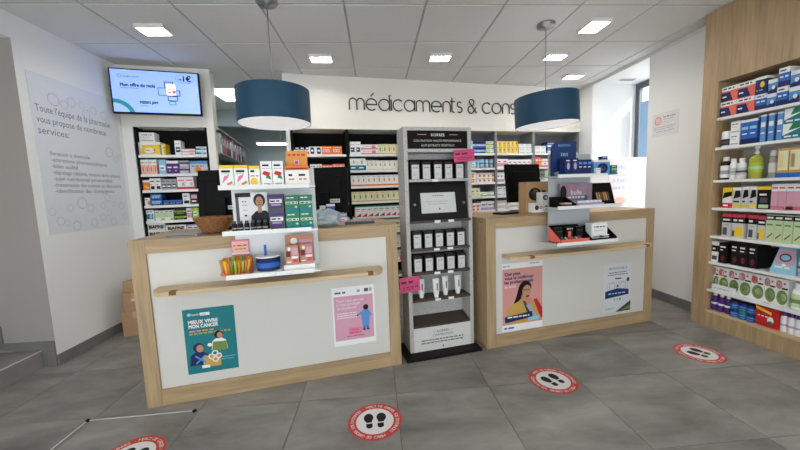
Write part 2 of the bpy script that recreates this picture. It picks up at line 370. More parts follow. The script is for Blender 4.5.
SHADE = mat('petrol_blue_fabric', s2l(17, 66, 94), .6, noise=.05, nscale=(40, 40, 4)); SHIN = mat('shade_lining', s2l(235, 235, 232), .7)
DIFF = mat('pendant_diffuser', (.93, .93, .95), .6, emit=.35)
def pendant(x, y, z0, z1, r, label, lean=0):
    o = empty('pendant_lamp', (x, y, CZ), 0, label, 'pendant lamp', 'petrol blue drum pendants')
    MB().lathe([(.075, 0), (.075, -.02), (.068, -.028), (.015, -.03), (.012, -.045), (.004, -.05)][::-1], STEEL, 24).part('ceiling_canopy', o)
    MB().tube([(0, 0, -.04), (0, 0, z1-CZ+.01)], .0035, STEEL).part('cable', o)
    m = MB(); zb, zt = z0-CZ, z1-CZ
    m.lathe([(r, zb), (r, zt)], SHADE, 64, caps=False); m.lathe([(r-.004, zt), (r-.004, zb)], SHIN, 64, caps=False)
    m.lathe([(r-.004, zb), (r, zb)], SHADE, 64, caps=False); m.lathe([(r, zt), (r-.004, zt)], SHADE, 64, caps=False); hung = [m.part('shade', o)]
    hung.append(MB().lathe([(0.001, zb+.006), (r-.005, zb+.006)], DIFF, 64, caps=False).part('diffuser', o))
    m = MB()
    for k in range(3): a = 2.1*k+.4; m.tube([(0, 0, zt+.005), ((r-.004)*math.cos(a), (r-.004)*math.sin(a), zt-.008)], .003, STEEL)
    m.lathe([(.015, zt-.01), (.015, zt+.02)], BLK, 12); hung.append(m.part('spider', o))
    m = MB().lathe([(.012, zt-.003), (.012, zt+.014), (.02, zt+.02), (.02, zt+.028)], BLK, 12, cx=r*.60, cy=r*.72); hung.append(m.part('fixing_knob', o))
    if lean:                      # the drum hangs a little askew from its cable
        piv = Vector((0, 0, zt)); R3 = Matrix.Rotation(lean, 3, 'Y')
        for q in hung: q.rotation_euler = R3.to_euler(); q.location = piv-R3 @ piv
pendant(-.705, 2.55, 1.795, 2.03, .255, 'petrol blue drum pendant over the left counter')
pendant(1.522, 2.888, 1.80, 2.045, .262, 'dark petrol drum pendant in front of the sign, over the right counter', -.05)

# ================================================================== SIGN
INK = mat('dark_grey_letter', s2l(58, 52, 52), .45, noise=.03)
def arc(cx, cz, r, a0, a1, n=12): return [(cx+r*math.cos(math.radians(a0+(a1-a0)*k/n)), cz+r*math.sin(math.radians(a0+(a1-a0)*k/n))) for k in range(n+1)]
XH = .135; RB = XH/2
def letter(ch):
    A = arc
    if ch == 'm': return [[(0, 0), (0, XH-.06)]+A(.045, XH-.045, .045, 180, 0, 8)[0:]+[(.09, 0)], A(.135, XH-.045, .045, 180, 0, 8)+[(.18, 0)]], .18
    if ch in 'éeE': 
        st = [[(0.003, RB), (2*RB-.003, RB)]+A(RB, RB, RB, 0, 310, 20)]
        if ch == 'é': st.append([(RB-.005, XH+.03), (RB+.03, XH+.068)])
        return st, 2*RB
    if ch == 'd': return [A(RB, RB, RB, 0, 360, 22), [(2*RB, 0), (2*RB, XH+.05)]], 2*RB
    if ch == 'i': return [[(0, 0), (0, XH)], [(0, XH+.045), (0.002, XH+.047)]], 0
    if ch == 'c': return [A(RB, RB, RB, 45, 315, 18)], 2*RB*.9
    if ch == 'a': return [A(RB, RB, RB, 0, 360, 22), [(2*RB, 0), (2*RB, XH)]], 2*RB
    if ch == 'n': return [[(0, 0), (0, XH-.05)]+A(.052, XH-.052, .052, 180, 0, 10)+[(.104, 0)]], .104
    if ch == 't': return [[(0, XH+.045), (0, .03)]+A(.03, .03, .03, 180, 280, 5), [(-.022, XH), (.042, XH)]], .05
    if ch == 's': return [A(.036, XH*.745, .034, 45, 250, 10)+A(.036, XH*.255, .034, 70, -140, 10)], .072
    if ch == '&': return [[(.125, 0), (.022, XH*.98)]+A(.052, XH*1.02, .034, 190, -20, 8)+[(.07, XH*.72)]+A(.045, XH*.3, .045, 110, 290, 10)+[(.115, XH*.5)]], .125
    if ch == 'o': return [A(RB, RB, RB, 0, 360, 22)], 2*RB
    if ch == 'l': return [[(0, 0), (0, XH+.05)]], 0
    return [], .05
sg = empty('wall_sign', K.w(.515, V0, 2.268), KTH, 'dark rounded lettering reading médicaments & conseils on the white header', 'sign')
x = 0; total = []
for ch in 'médicaments & conseils':
    strokes, wd = letter(ch)
    if strokes:
        m = MB()
        for q in strokes: m.tube([(a, -.008, b) for a, b in q], .0082, INK, 6)
        m.part('letter', sg, (x, 0, 0))
    x += wd+(.0225 if ch != ' ' else .012)

# ================================================================== PRODUCTS
ORD = ['first','second','third','fourth','fifth','sixth','seventh','eighth','ninth','tenth','eleventh','twelfth','thirteenth','fourteenth']
NUM = ['one','two','three','four','five','six','seven','eight','nine','ten','eleven','twelve','thirteen','fourteen']
CM = {}
def carton_mesh(w_, d_, h_, des):
    key = (round(w_, 3), round(d_, 3), round(h_, 3), des)
    if key in CM: return CM[key]
    base, pr = DES[des]; m = MB(); m.box(-w_/2, w_/2, 0, d_, 0, h_, base); e = .0006; rr = random.Random(des+str(key))
    for q in pr:
        c = q[0]
        if c[0] == 'o': m.ell((q[1]-.5)*w_, q[2]*h_, q[3]*w_, q[4]*h_ if len(q) > 4 else q[3]*w_, -e*2, c[1])
        elif c[0] == '/': m.poly([((q[1]-.5)*w_, q[2]*h_), ((q[3]-.5)*w_, q[4]*h_), ((q[5]-.5)*w_, q[6]*h_)]+([((q[7]-.5)*w_, q[8]*h_)] if len(q) > 7 else []), -e*1.5, c[1])
        elif c[0] == '-': m.dashes((q[1]-.5)*w_, (q[3]-.5)*w_, q[2]*h_, q[4]*h_, -e*2, c[1], rr)
        else:
            m.rect((q[1]-.5)*w_, q[2]*h_, (q[3]-.5)*w_, q[4]*h_, -e, c)
            if q[1] <= 0 and q[3] >= 1:
                for sx, fl_ in ((-1, 0), (1, 1)):
                    X = sx*(w_/2+e); P = [(X, 0, q[2]*h_), (X, d_, q[2]*h_), (X, d_, q[4]*h_), (X, 0, q[4]*h_)]
                    m.add(P, [(0, 1, 2, 3) if fl_ else (3, 2, 1, 0)], c)
                if q[4] >= 1: m.add([(-w_/2, 0, h_+e), (w_/2, 0, h_+e), (w_/2, d_, h_+e), (-w_/2, d_, h_+e)], [(0, 1, 2, 3)], c)
    CM[key] = m.mesh('medicine_carton'); return CM[key]
# designs: base colour letter, then printed shapes on the front face (fractions of the face)
DES = dict(
 white=('W', [('-K',.15,.72,.85,.07), ('-S',.15,.5,.75,.04), ('S',.1,.1,.9,.2)]),
 whitenavy=('W', [('N',.15,.2,.85,.55), ('-W',.25,.35,.75,.08), ('-S',.15,.75,.8,.06)]),
 navyorange=('W', [('N',0,0,.45,1), ('O',.45,0,1,.45), ('-W',.08,.55,.4,.14), ('-N',.5,.65,.92,.14)]),
 bluewhite=('W', [('N',.2,.1,.8,.9), ('oW',.5,.5,.18)]),
 orangewhite=('O', [('W',.1,.3,.75,.6), ('-R',.15,.38,.7,.12), ('-W',.1,.78,.9,.08)]),
 orangered=('X', [('O',0,0,1,.5), ('-W',.1,.6,.9,.14), ('oY',.8,.3,.1)]),
 pinkwhite=('W', [('P',0,0,1,.3), ('-J',.12,.6,.88,.1), ('oP',.75,.45,.12)]),
 redwhite=('W', [('J',0,0,.4,.45), ('-K',.12,.62,.88,.1), ('oO',.7,.35,.14)]),
 sagecream=('C', [('E',0,0,1,.35), ('oE',.5,.6,.2), ('-e',.2,.84,.8,.06)]),
 tealbase=('W', [('T',0,0,1,.42), ('oF',.5,.68,.12,.16), ('-W',.12,.18,.88,.1)]),
 goldflower=('W', [('oF',.5,.58,.15,.17), ('-F',.2,.84,.8,.05), ('C',0,0,1,.14)]),
 orangebase=('W', [('O',0,0,1,.16), ('oF',.5,.55,.15,.18), ('-S',.2,.84,.8,.05)]),
 leafcream=('C', [('oe',.5,.5,.14,.22), ('-F',.2,.83,.8,.06), ('F',0,0,1,.1)]),
 reddiag=('W', [('/R',0,0,1,0,1,.32), ('G',0,.9,1,1), ('-K',.18,.66,.82,.06), ('-S',.2,.5,.7,.04)]),
 sky=('A', [('W',.1,.25,.9,.6), ('-B',.2,.36,.8,.1)]),
 blueband=('B', [('W',0,.35,1,.62), ('-N',.12,.44,.88,.1), ('N',0,.8,1,1)]),
 greenwhite=('W', [('L',0,0,.5,.5), ('-G',.1,.7,.9,.1), ('G',.55,.1,.95,.3)]),
 orangestack=('W', [('O',0,0,.55,.75), ('-W',.05,.3,.5,.12), ('-K',.6,.6,.95,.1)]),
 yellow=('Y', [('C',.1,.1,.45,.9), ('-U',.52,.6,.95,.1), ('-U',.52,.35,.9,.07)]),
 pinkstripe=('W', [('p',0,.15,1,.55), ('-m',.1,.66,.9,.12)]),
 lavender=('W', [('I',0,.0,1,.3), ('-V',.1,.55,.9,.12), ('oI',.82,.7,.09)]),
 goldline=('W', [('F',0,.4,1,.5), ('-D',.08,.66,.9,.12), ('I',.7,.05,.95,.3)]),
 bluebox=('b', [('N',0,.55,1,1), ('-W',.1,.68,.9,.12), ('W',.1,.1,.6,.4)]),
 navybox=('N', [('-W',.12,.6,.88,.1), ('b',0,0,1,.3)]),
 yellowcurve=('W', [('/Y',0,0.1,1,0.1,1,.8,.1,.75), ('oW',.45,.36,.25,.2), ('-U',.25,.33,.75,.1)]),
 peach=('H', [('W',0,.62,1,1), ('oX',.55,.35,.2,.2), ('-O',.15,.75,.8,.07)]),
 purple=('V', [('W',0,.8,1,1), ('-W',.15,.45,.85,.1), ('oI',.5,.25,.14)]),
 greypurple=('S', [('V',0,.5,1,.75), ('-W',.1,.2,.9,.12)]),
 sun=('Z', [('oO',.45,.3,.18), ('b',0,.75,1,1), ('-D',.1,.55,.8,.08)]),
 orangecube=('O', [('W',.0,.78,1,1), ('oY',.4,.4,.22), ('-W',.5,.2,.95,.1)]),
 whiteblack=('W', [('K',.15,.08,.85,.35), ('-D',.15,.7,.85,.1), ('J',.1,.45,.5,.52)]),
 silver=('S', [('D',.1,.15,.9,.55), ('-W',.15,.28,.85,.12), ('-D',.1,.75,.9,.08)]),
 whitepink=('W', [('J',0,0,1,.2), ('-P',.1,.65,.9,.12), ('p',.55,.3,.9,.55)]),
 whiteorange=('W', [('O',.5,.15,1,.6), ('-D',.08,.7,.9,.12)]),
 bluetin=('B', [('N',0,0,1,.2), ('A',.1,.55,.9,.8), ('-W',.15,.33,.85,.12)]),
 darkblue=('N', [('B',0,.6,1,.9), ('-A',.1,.3,.9,.12)]),
 maroon=('k', [('p',.1,.5,.9,.85), ('-W',.15,.2,.85,.12)]),
 tealpic=('W', [('T',0,.2,.9,.65), ('oA',.6,.45,.2,.2), ('-N',.05,.8,.8,.08)]),
 greenpanel=('W', [('E',0,.3,1,.75), ('-G',.1,.8,.9,.1), ('L',.6,.05,1,.25)]),
 limeblack=('K', [('L',0,.35,1,.65), ('-K',.1,.44,.9,.12), ('-L',.2,.1,.8,.1)]),
 lime=('L', [('W',.15,.3,.85,.7), ('-G',.2,.45,.8,.1)]),
 lilac=('I', [('W',0,.55,1,.9), ('-V',.1,.68,.9,.1)]),
 cream=('C', [('-U',.15,.55,.85,.12), ('-F',.2,.25,.8,.08)]),
 salmonnavy=('X', [('W',0,.72,1,1), ('/N',0,.05,.75,.05,.55,.62,0,.62), ('-N',.1,.82,.8,.09), ('-W',.08,.3,.5,.09)]),
 navydot=('N', [('oY',.62,.55,.2,.17), ('W',0,.85,1,1), ('-S',.12,.2,.8,.06)]),
 bluetop=('B', [('W',0,.72,1,1), ('N',0,0,1,.3), ('-W',.12,.48,.88,.09), ('-N',.12,.82,.8,.07)]),
 bluepic=('b', [('W',0,.74,1,1), ('/N',0,0,1,0,1,.45,0,.2), ('oW',.6,.42,.2,.14)]),
 bluetall=('B', [('N',0,0,1,.22), ('A',.1,.6,.9,.72), ('W',0,.9,1,1), ('-W',.2,.4,.8,.05)]),
 bluestripe=('b', [('N',.0,.0,.3,1), ('W',.35,.55,.95,.72), ('-W',.38,.3,.9,.05), ('W',0,.93,1,1)]),
 greenblue=('W', [('/T',0,0,1,0,1,.7,0,.25), ('/G',.3,.55,1,.7,1,1,.5,1), ('-W',.1,.12,.8,.1)]),
 yellowdisp=('F', [('C',.06,.25,.94,.92), ('Y',.12,.35,.5,.8), ('B',0,0,1,.16)]),
 yellowblack=('W', [('Y',0,.55,1,1), ('/K',.0,.45,1,.6,1,.8,.2,.75), ('R',0,0,1,.24), ('-W',.1,.08,.9,.08)]),
 yellowblack2=('Z', [('/K',.1,.45,.95,.55,.85,.85,.3,.85), ('W',0,.86,1,1), ('Y',.1,.05,.9,.2), ('-K',.1,.28,.9,.07)]),
 blackyellow=('K', [('Y',0,.85,1,1), ('E',.1,.05,.9,.2), ('-W',.15,.6,.85,.08), ('D',.2,.28,.8,.5)]),
 pinkred=('W', [('p',0,0,1,.72), ('J',0,0,1,.14), ('-J',.2,.3,.8,.28), ('-J',.1,.82,.9,.06)]),
 blackredyellow=('Z', [('K',0,.62,1,.86), ('J',0,.86,1,1), ('-W',.1,.7,.9,.08), ('Y',.25,.06,.92,.46), ('U',.02,.05,.24,.3)]),
 blackred=('Z', [('K',0,.62,1,.86), ('J',0,.86,1,1), ('-W',.1,.7,.9,.08), ('D',.1,.08,.6,.4), ('-S',.2,.5,.8,.05)]),
 greenherb=('E', [('K',0,.8,1,.97), ('-W',.12,.85,.88,.07), ('/U',.2,.1,.85,.28,.85,.34,.2,.16), ('-e',.15,.6,.85,.06)]),
 black=('K', [('-W',.12,.76,.88,.07), ('-W',.12,.62,.6,.05), ('oM',.5,.25,.24,.14)]),
 blackwhite=('W', [('K',0,.5,1,.8), ('-W',.15,.6,.85,.08), ('D',.1,.1,.9,.3)]),
 blackplain=('K', [('-D',.15,.7,.85,.06), ('D',.1,.3,.9,.34)]),
 pinkblue=('A', [('p',.08,.5,.92,.95), ('oQ',.5,.55,.3,.16), ('oA',.5,.55,.22,.1), ('-W',.15,.18,.85,.12), ('oW',.5,.3,.08)]),
 herbpouch=('W', [('oe',.52,.3,.46,.28), ('oE',.6,.32,.3,.14), ('-K',.45,.62,.95,.06), ('oX',.22,.78,.26,.16), ('oW',.22,.78,.2,.12), ('oJ',.66,.84,.1,.04)]),
 redbig=('R', [('/Y',0,.85,.75,.66,.75,.8,0,.97), ('-W',.1,.5,.6,.06), ('oW',.72,.4,.15,.18), ('oU',.72,.25,.12,.12), ('-M',.06,.1,.6,.05), ('X',0,0,1,.05)]),
 vitwhite=('W', [('Y',0,.86,1,1), ('-K',.15,.68,.85,.1), ('/P',.15,.2,.6,.45,.7,.6,.3,.5), ('/O',.5,.08,.9,.2,.85,.3,.5,.2), ('-S',.15,.6,.7,.03)]),
 vitlemon=('W', [('Y',0,.86,1,1), ('-K',.15,.7,.85,.1), ('oY',.45,.25,.36,.2), ('-O',.15,.5,.85,.06)]),
 redgreen=('W', [('-K',.15,.8,.85,.07), ('/R',.1,.5,.7,.38,.85,.55,.3,.62), ('/G',.4,.35,.9,.28,.8,.42,.5,.42), ('-S',.15,.7,.85,.03), ('S',.2,.08,.8,.14)]),
 orangetray=('W', [('O',0,.8,1,1), ('R',.05,.84,.95,.92), ('W',.1,.2,.45,.68), ('-K',.14,.5,.42,.1), ('-O',.14,.3,.4,.08), ('-K',.56,.5,.9,.1), ('-O',.56,.3,.88,.08), ('C',0,0,1,.14)]),
 purplewhite=('D', [('V',0,.78,1,.95), ('W',.1,.5,.9,.72), ('-K',.15,.57,.85,.08), ('V',.1,.2,.9,.32), ('I',.2,.36,.8,.44)]),
 greenpack=('G', [('-W',.12,.82,.7,.06), ('W',.05,.48,.95,.62), ('-K',.1,.51,.9,.07), ('oE',.8,.3,.1,.06), ('T',0,0,1,.22)]),
 floral=('f', [('M',.05,.4,.4,.7), ('oW',.3,.82,.12,.1), ('W',.45,.3,.95,.42), ('J',.55,.1,.9,.28), ('p',.5,.5,.95,.85), ('-W',.1,.1,.45,.06)]),
 cring=('W', [('oN',.3,.5,.2,.26), ('oW',.32,.5,.12,.16), ('W',.36,.42,.55,.6), ('oX',.75,.5,.16,.2), ('oW',.75,.5,.09,.12), ('-S',.1,.86,.9,.05)]),
 kraftlogo=('g', [('oK',.38,.62,.26,.2), ('og',.38,.62,.18,.14), ('-K',.7,.66,.96,.07)]),
 navysun=('N', [('oI',.5,.55,.24,.2), ('-W',.15,.84,.85,.06), ('G',0,0,1,.12)]),
 bluecube=('b', [('oN',.55,.45,.32,.34), ('oA',.55,.45,.22,.22), ('W',0,.86,1,1)]),
 navytall=('N', [('b',.1,.7,.9,.85), ('-W',.15,.5,.85,.06), ('E',0,0,1,.1)]),
 testerblk=('K', [('X',.3,.2,.7,.7), ('-W',.1,.85,.9,.06)]),
 biafine=('W', [('-S',.05,.2,.5,.08)]),
 dyebox=('k', [('Z',.09,.02,.91,.84), ('-D',.26,.64,.74,.05), ('-S',.26,.3,.7,.03), ('-S',.26,.22,.6,.03)]),
 kdye2=('k', [('S',.12,.02,.88,.86), ('-D',.24,.6,.76,.05), ('-D',.24,.2,.7,.03)]),
)
def carton(F, u, v, z, w_, d_, h_, des, label, cat='carton', name='medicine_carton', group=None, rot=0):
    o = linked(name, carton_mesh(w_, d_, h_, des), None, F.w(u, v, z), (0, 0, F.a+rot)); tag(o, label, cat, group); return o
def wc(s): return len(s.split())
def row(F, v, z, x0, x1, n, h_, des, look, place, d_=.12, name='medicine_carton', stack=1, gap=.003, cat='carton', lim=None):
    """n cartons side by side between the pixel columns x0 and x1, stacked `stack` high"""
    u0 = F.at(x0, z+.05, v); u1 = F.at(x1, z+.05, v); w_ = (u1-u0)/n
    if lim: u0 = max(u0, lim[0]); u1 = min(u1, lim[1]); w_ = (u1-u0)/n
    tot = n*stack
    for s_ in range(stack):
        for i in range(n):
            if tot == 1: lab = look+', '+place
            elif stack == 1:
                lab = ('%s of %s %s, %s' % ('left' if i == 0 else 'right', 'two', look, place)) if n == 2 else ('%s from left of %s %s, %s' % (ORD[i], NUM[n-1], look, place))
            elif n == 1: lab = '%s of the stacked %s, %s' % (('bottom', 'top')[s_] if stack == 2 else ('bottom', 'middle', 'top')[s_], look, place)
            else: lab = '%s from left in %s layer of %s, %s' % (ORD[i], ('lower', 'upper')[s_] if stack == 2 else ('lower', 'middle', 'top')[s_], look, place)
            if wc(lab) > 16: print('LONG', wc(lab), lab)
            jit = random.uniform(-.004, .004) if s_ == 0 else 0
            carton(F, u0+w_*(i+.5), v+jit+.004*s_, z+h_*s_+.0006*(s_+1), w_-gap, d_, h_, des, lab, cat, name, (look+', '+place) if tot > 1 else None)
PROF = dict(
 pump=([(.9, 0), (1, .02), (1, .6), (.85, .68), (.34, .73), (.34, .76)], [(.36, .76), (.36, .83), (.14, .84), (.14, .92), (.40, .93), (.40, .99)]),
 round=([(.92, 0), (1, .02), (1, .68), (.8, .76), (.5, .8), (.5, .82)], [(.56, .82), (.56, .985), (.5, 1)]),
 jar=([(.95, 0), (1, .03), (1, .62), (.9, .66)], [(.98, .66), (.98, .97), (.92, 1)]),
 tall=([(.95, 0), (1, .02), (1, .74), (.72, .80)], [(.74, .80), (.74, .98), (.66, 1)]),
)
def bottle(F, u, v, z, r, h_, kind, body, cap, label_c, lab, group=None, cat='bottle', name='lotion_bottle', band=(.2, .55), sx=1):
    o = empty(name, F.w(u, v+r, z+.0006), F.a, lab, cat, group); b, c = PROF[kind]
    bm_ = body if not isinstance(body, str) else pm(body)
    m = MB().lathe([(q*r, t*h_) for q, t in b], bm_, 18); m.part('bottle_body', o)
    MB().lathe([(q*r, t*h_) for q, t in c], cap, 14).part('cap', o)
    m = MB().lathe([(r+.0006, band[0]*h_), (r+.0006, band[1]*h_)], label_c[0], 18, caps=False)
    if len(label_c) > 1: m.lathe([(r+.0012, h_*(band[0]+(band[1]-band[0])*.3)), (r+.0012, h_*(band[0]+(band[1]-band[0])*.6))], label_c[1], 18, caps=False)
    m.part('paper_label', o)
    if sx != 1: o.scale = (1, sx, 1)
    return o

# ------------------------------------------------------------------ back shelf bays
MIDG = mat('grey_shelf_back', s2l(128, 130, 132), .6, noise=.05)
LV = [1.742, 1.546, 1.352, 1.16, .970, .775, .58, .385, .19]
def bay(u0, u1, label, name='shelf_bay', levels=LV, D_=.30, back=DARK):
    o = empty(name, K.w(u0, V0, 0), KTH, label, 'shelving'); W_ = u1-u0
    MB().box(0.001, W_-.001, D_, D_+(.045 if D_ > .25 else .015), 0.0, 2.038, back).part('back_panel', o)
    MB().box(0.0005, .018, .012, D_, 0.0, 2.038, back).part('side_panel', o); MB().box(W_-.018, W_-.0005, .012, D_, 0.0, 2.038, back).part('side_panel', o)
    for z in levels:
        s_ = MB().box(.018, W_-.018, .02, D_, z-.018, z, BOARDW).part('shelf', o)
        MB().box(.019, W_-.019, .008, .02, z-.026, z+.002, BOARDW).part('price_rail', s_)
    return o
bay(-.18, .47, 'black-backed wall bay behind the middle monitor with orange and navy cartons')
bay(.47, 1.16, 'black-backed wall bay left of the hair dye stand')
bay(1.16, 1.99, 'wall bay hidden behind the hair dye stand')
bay(1.99, 2.49, 'narrow wall bay right of the hair dye stand with blue cartons on top', back=MIDG)
bay(2.49, 3.09, 'wall bay behind the right monitor with yellow cartons on top', back=MIDG)
bay(3.09, 3.86, 'wall bay at the far right under the right pendant', back=MIDG)
bay(-1.73, -1.05, 'black-backed bay under the TV filled with small cartons', levels=[1.748, 1.549, 1.38, 1.216, 1.05, .87, .66, .45, .24], D_=.20)
VB = V0+.03
BAYS = [(-1.73, -1.05), (-.18, .47), (.47, 1.16), (1.16, 1.99), (1.99, 2.49), (2.49, 3.09), (3.09, 3.86)]
def B(z, x0, x1, n, h_, des, look, place, **k):
    c = K.at((x0+x1)/2, z+.05, VB)
    a, b = [q for q in BAYS if q[0] <= c <= q[1]][0]
    row(K, VB, z, x0, x1, n, h_, des, look, place, lim=(a+.0195, b-.0195), **k)
pA = ['top shelf behind the middle monitor', 'second shelf behind the middle monitor']
B(LV[0], 291, 309, 3, .085, 'navyorange', 'navy and white cartons', pA[0])
B(LV[0], 309, 322, 2, .095, 'bluewhite', 'dark blue cartons with white dot', pA[0])
B(LV[0], 322, 342, 2, .10, 'orangewhite', 'orange cartons with white panel', pA[0])
B(LV[1], 310, 322, 2, .085, 'redwhite', 'white and red cartons', pA[1])
B(LV[1], 322, 333, 1, .075, 'orangered', 'flat orange carton', pA[1])
B(LV[1], 333, 345, 2, .085, 'orangered', 'coral and orange cartons', pA[1])
B(LV[2], 334, 345, 2, .10, 'pinkwhite', 'pink and white cartons', 'third shelf behind the middle monitor')
B(LV[3], 337, 345, 1, .12, 'cream', 'cream carton', 'fourth shelf behind the middle monitor')
B(LV[4], 334, 347, 2, .10, 'lavender', 'lilac and white cartons', 'counter-height shelf behind the middle monitor')
pB = ['%s shelf left of dye stand' % q for q in ('top', 'second', 'third', 'fourth', 'fifth', 'sixth')]
B(LV[0], 350, 361, 2, .155, 'whitenavy', 'tall white and navy cartons', pB[0])
B(LV[0], 361, 378, 1, .06, 'pinkwhite', 'flat white and pink cartons', pB[0], stack=2)
B(LV[0], 378, 401, 5, .125, 'leafcream', 'cream green cartons', pB[0])
B(LV[1], 350, 366, 2, .15, 'tealbase', 'white cartons with teal base', pB[1])
B(LV[1], 366, 378, 3, .125, 'goldflower', 'white gold-flower cartons', pB[1])
B(LV[1], 378, 402, 5, .12, 'goldflower', 'small white gold-flower cartons', pB[1])
B(LV[2], 350.5, 402, 10, .135, 'orangebase', 'white orange-based cartons', pB[2])
B(LV[3], 351.5, 402, 9, .125, 'leafcream', 'cream cartons with leaf', pB[3])
B(LV[4], 355, 402, 8, .135, 'reddiag', 'white cartons with red corner', pB[4])
B(LV[5], 360, 402, 6, .15, 'cream', 'plain cream cartons', pB[5])
B(LV[6], 396, 403, 2, .13, 'white', 'white cartons', 'shelf below the cream cartons by the counter')
B(LV[7], 396, 404, 2, .13, 'redwhite', 'red and white cartons', 'low shelf in the counter gap')
pC = ['%s shelf right of dye stand' % q for q in ('top', 'second', 'third', 'fourth', 'fifth')]
B(LV[0], 467, 473, 1, .17, 'sky', 'pale blue carton', pC[0])
B(LV[0], 473, 486, 2, .075, 'blueband', 'blue banded cartons', pC[0], stack=2)
B(LV[0], 486.5, 495, 1, .055, 'greenwhite', 'green and blue cartons', pC[0], stack=3)
B(LV[1], 467, 476, 2, .125, 'sky', 'pale blue white cartons', pC[1])
for i, x in enumerate((478.3, 482.8, 487.3, 491.8)):
    for s_ in range(2):
        u = K.at(x, LV[1], VB); bottle(K, u, VB, LV[1]+s_*.06, .029, .058, 'jar', 'b', 'A', ['W', 'T'], '%s from left in %s row of small blue jars, second shelf right of stand' % (ORD[i], ('lower', 'upper')[s_]), 'small blue jars on the second shelf', 'jar', 'cream_jar')
B(LV[2], 467, 476, 2, .07, 'orangestack', 'orange cartons', pC[2], stack=2)
B(LV[2], 476.5, 495, 4, .065, 'whiteorange', 'white orange-corner cartons', pC[2], stack=2)
B(LV[3], 467, 480, 3, .12, 'cream', 'pale cream cartons', pC[3])
B(LV[3], 480, 495, 2, .06, 'greenwhite', 'lime and white cartons', pC[3], stack=1)
B(LV[4], 468, 481, 3, .10, 'orangestack', 'orange and white upright cartons', pC[4])
B(LV[4], 481, 495, 2, .12, 'lavender', 'white cartons with lilac base', pC[4])
pD = ['%s shelf behind the right monitor' % q for q in ('top', 'second', 'third', 'fourth', 'fifth')]
B(LV[0], 497, 518, 5, .083, 'yellow', 'yellow cartons', pD[0], stack=2)
B(LV[0], 519, 534, 2, .065, 'white', 'plain white cartons', pD[0], stack=2)
B(LV[1], 497, 508, 2, .12, 'pinkstripe', 'white cartons with pink stripe', pD[1])
B(LV[1], 508, 534, 5, .11, 'pinkwhite', 'white pink-based cartons', pD[1])
B(LV[2], 497, 504, 2, .13, 'lavender', 'white cartons with lilac base', pD[2])
B(LV[2], 504, 511, 1, .14, 'pinkstripe', 'tall white carton with pink stripe', pD[2])
B(LV[3], 497, 508, 2, .13, 'white', 'white cartons with grey print', pD[3])
B(LV[4], 497, 521, 2, .06, 'goldline', 'flat gold-line cartons', pD[4], stack=2)
pE = ['%s shelf under right pendant' % q for q in ('top', 'second', 'third')]
B(LV[0], 535, 546, 2, .10, 'white', 'small white cartons', pE[0])
B(LV[0], 547, 562, 2, .08, 'bluebox', 'two-tone blue cartons', pE[0], stack=2)
B(LV[0], 562.5, 578, 2, .085, 'navybox', 'pale-based navy cartons', pE[0], stack=2)
B(LV[1], 535, 541, 1, .145, 'orangered', 'coral and orange carton', pE[1])
B(LV[1], 541.5, 551, 2, .115, 'whitepink', 'white and red cartons', pE[1])
B(LV[2], 545, 552, 1, .14, 'greenpanel', 'white carton with green panel', pE[2])
# bay under the TV
AL = [1.748, 1.549, 1.38, 1.216, 1.05, .87]
pT = ['%s shelf under the TV' % q for q in ('top', 'second', 'third', 'fourth', 'fifth', 'sixth')]
B(AL[0], 134, 140, 1, .135, 'whiteorange', 'white and orange carton', pT[0])
B(AL[0], 140.5, 160.5, 1, .14, 'yellowcurve', 'wide white carton with yellow swoosh', pT[0], d_=.15)
u = K.at(148, AL[0], VB); carton(K, u, VB+.02, AL[0]+.1406, .14, .12, .10, 'white', 'plain white carton on top of the yellow swoosh carton under the TV')
B(AL[0], 161.5, 166, 1, .12, 'yellow', 'narrow yellow carton', pT[0])
B(AL[0], 175, 181.5, 1, .155, 'whitenavy', 'slim upright white carton', pT[0])
B(AL[0], 182, 195, 1, .033, 'whitepink', 'flat red and white cartons', pT[0], stack=2)
B(AL[0], 196, 208, 1, .045, 'tealpic', 'flat white and teal cartons', pT[0], stack=2)
B(AL[1], 136, 157.5, 4, .155, 'peach', 'peach and white cartons', pT[1])
B(AL[1], 159, 166, 1, .155, 'sky', 'light blue carton', pT[1])
B(AL[1], 166.5, 179, 2, .14, 'purple', 'purple cartons with white top', pT[1])
B(AL[1], 179.5, 189, 1, .07, 'greypurple', 'grey and purple cartons', pT[1], stack=2)
B(AL[1], 190, 208, 1, .135, 'sun', 'grey carton with orange sun', pT[1])
B(AL[2], 140, 149.5, 1, .11, 'orangecube', 'orange and white carton', pT[2])
B(AL[2], 150, 161, 2, .125, 'whiteblack', 'white and black cartons', pT[2])
B(AL[2], 161.5, 177, 3, .115, 'silver', 'silver grey cartons', pT[2])
B(AL[2], 177.5, 194, 2, .135, 'whitepink', 'white cartons with red base', pT[2])
B(AL[3], 141, 150, 1, .085, 'whiteorange', 'low white and orange carton', pT[3])
B(AL[3], 150.5, 162, 1, .06, 'bluetin', 'blue cartons', pT[3], stack=2)
B(AL[3], 163, 182, 3, .055, 'darkblue', 'low dark blue cartons', pT[3])
B(AL[3], 182.5, 190, 1, .12, 'whiteblack', 'white carton with black base', pT[3])
B(AL[3], 190.5, 198, 1, .12, 'maroon', 'dark carton with pink panel', pT[3])
B(AL[4], 142, 154.5, 1, .12, 'tealpic', 'white carton with teal picture', pT[4])
B(AL[4], 155, 174, 2, .11, 'greenpanel', 'white and green cartons', pT[4])
B(AL[4], 174.5, 186, 1, .06, 'limeblack', 'black and lime cartons', pT[4], stack=2)
B(AL[4], 186.5, 192, 1, .125, 'pinkstripe', 'narrow pink and white carton', pT[4])
B(AL[4], 192.5, 199, 1, .125, 'lime', 'lime green carton', pT[4])
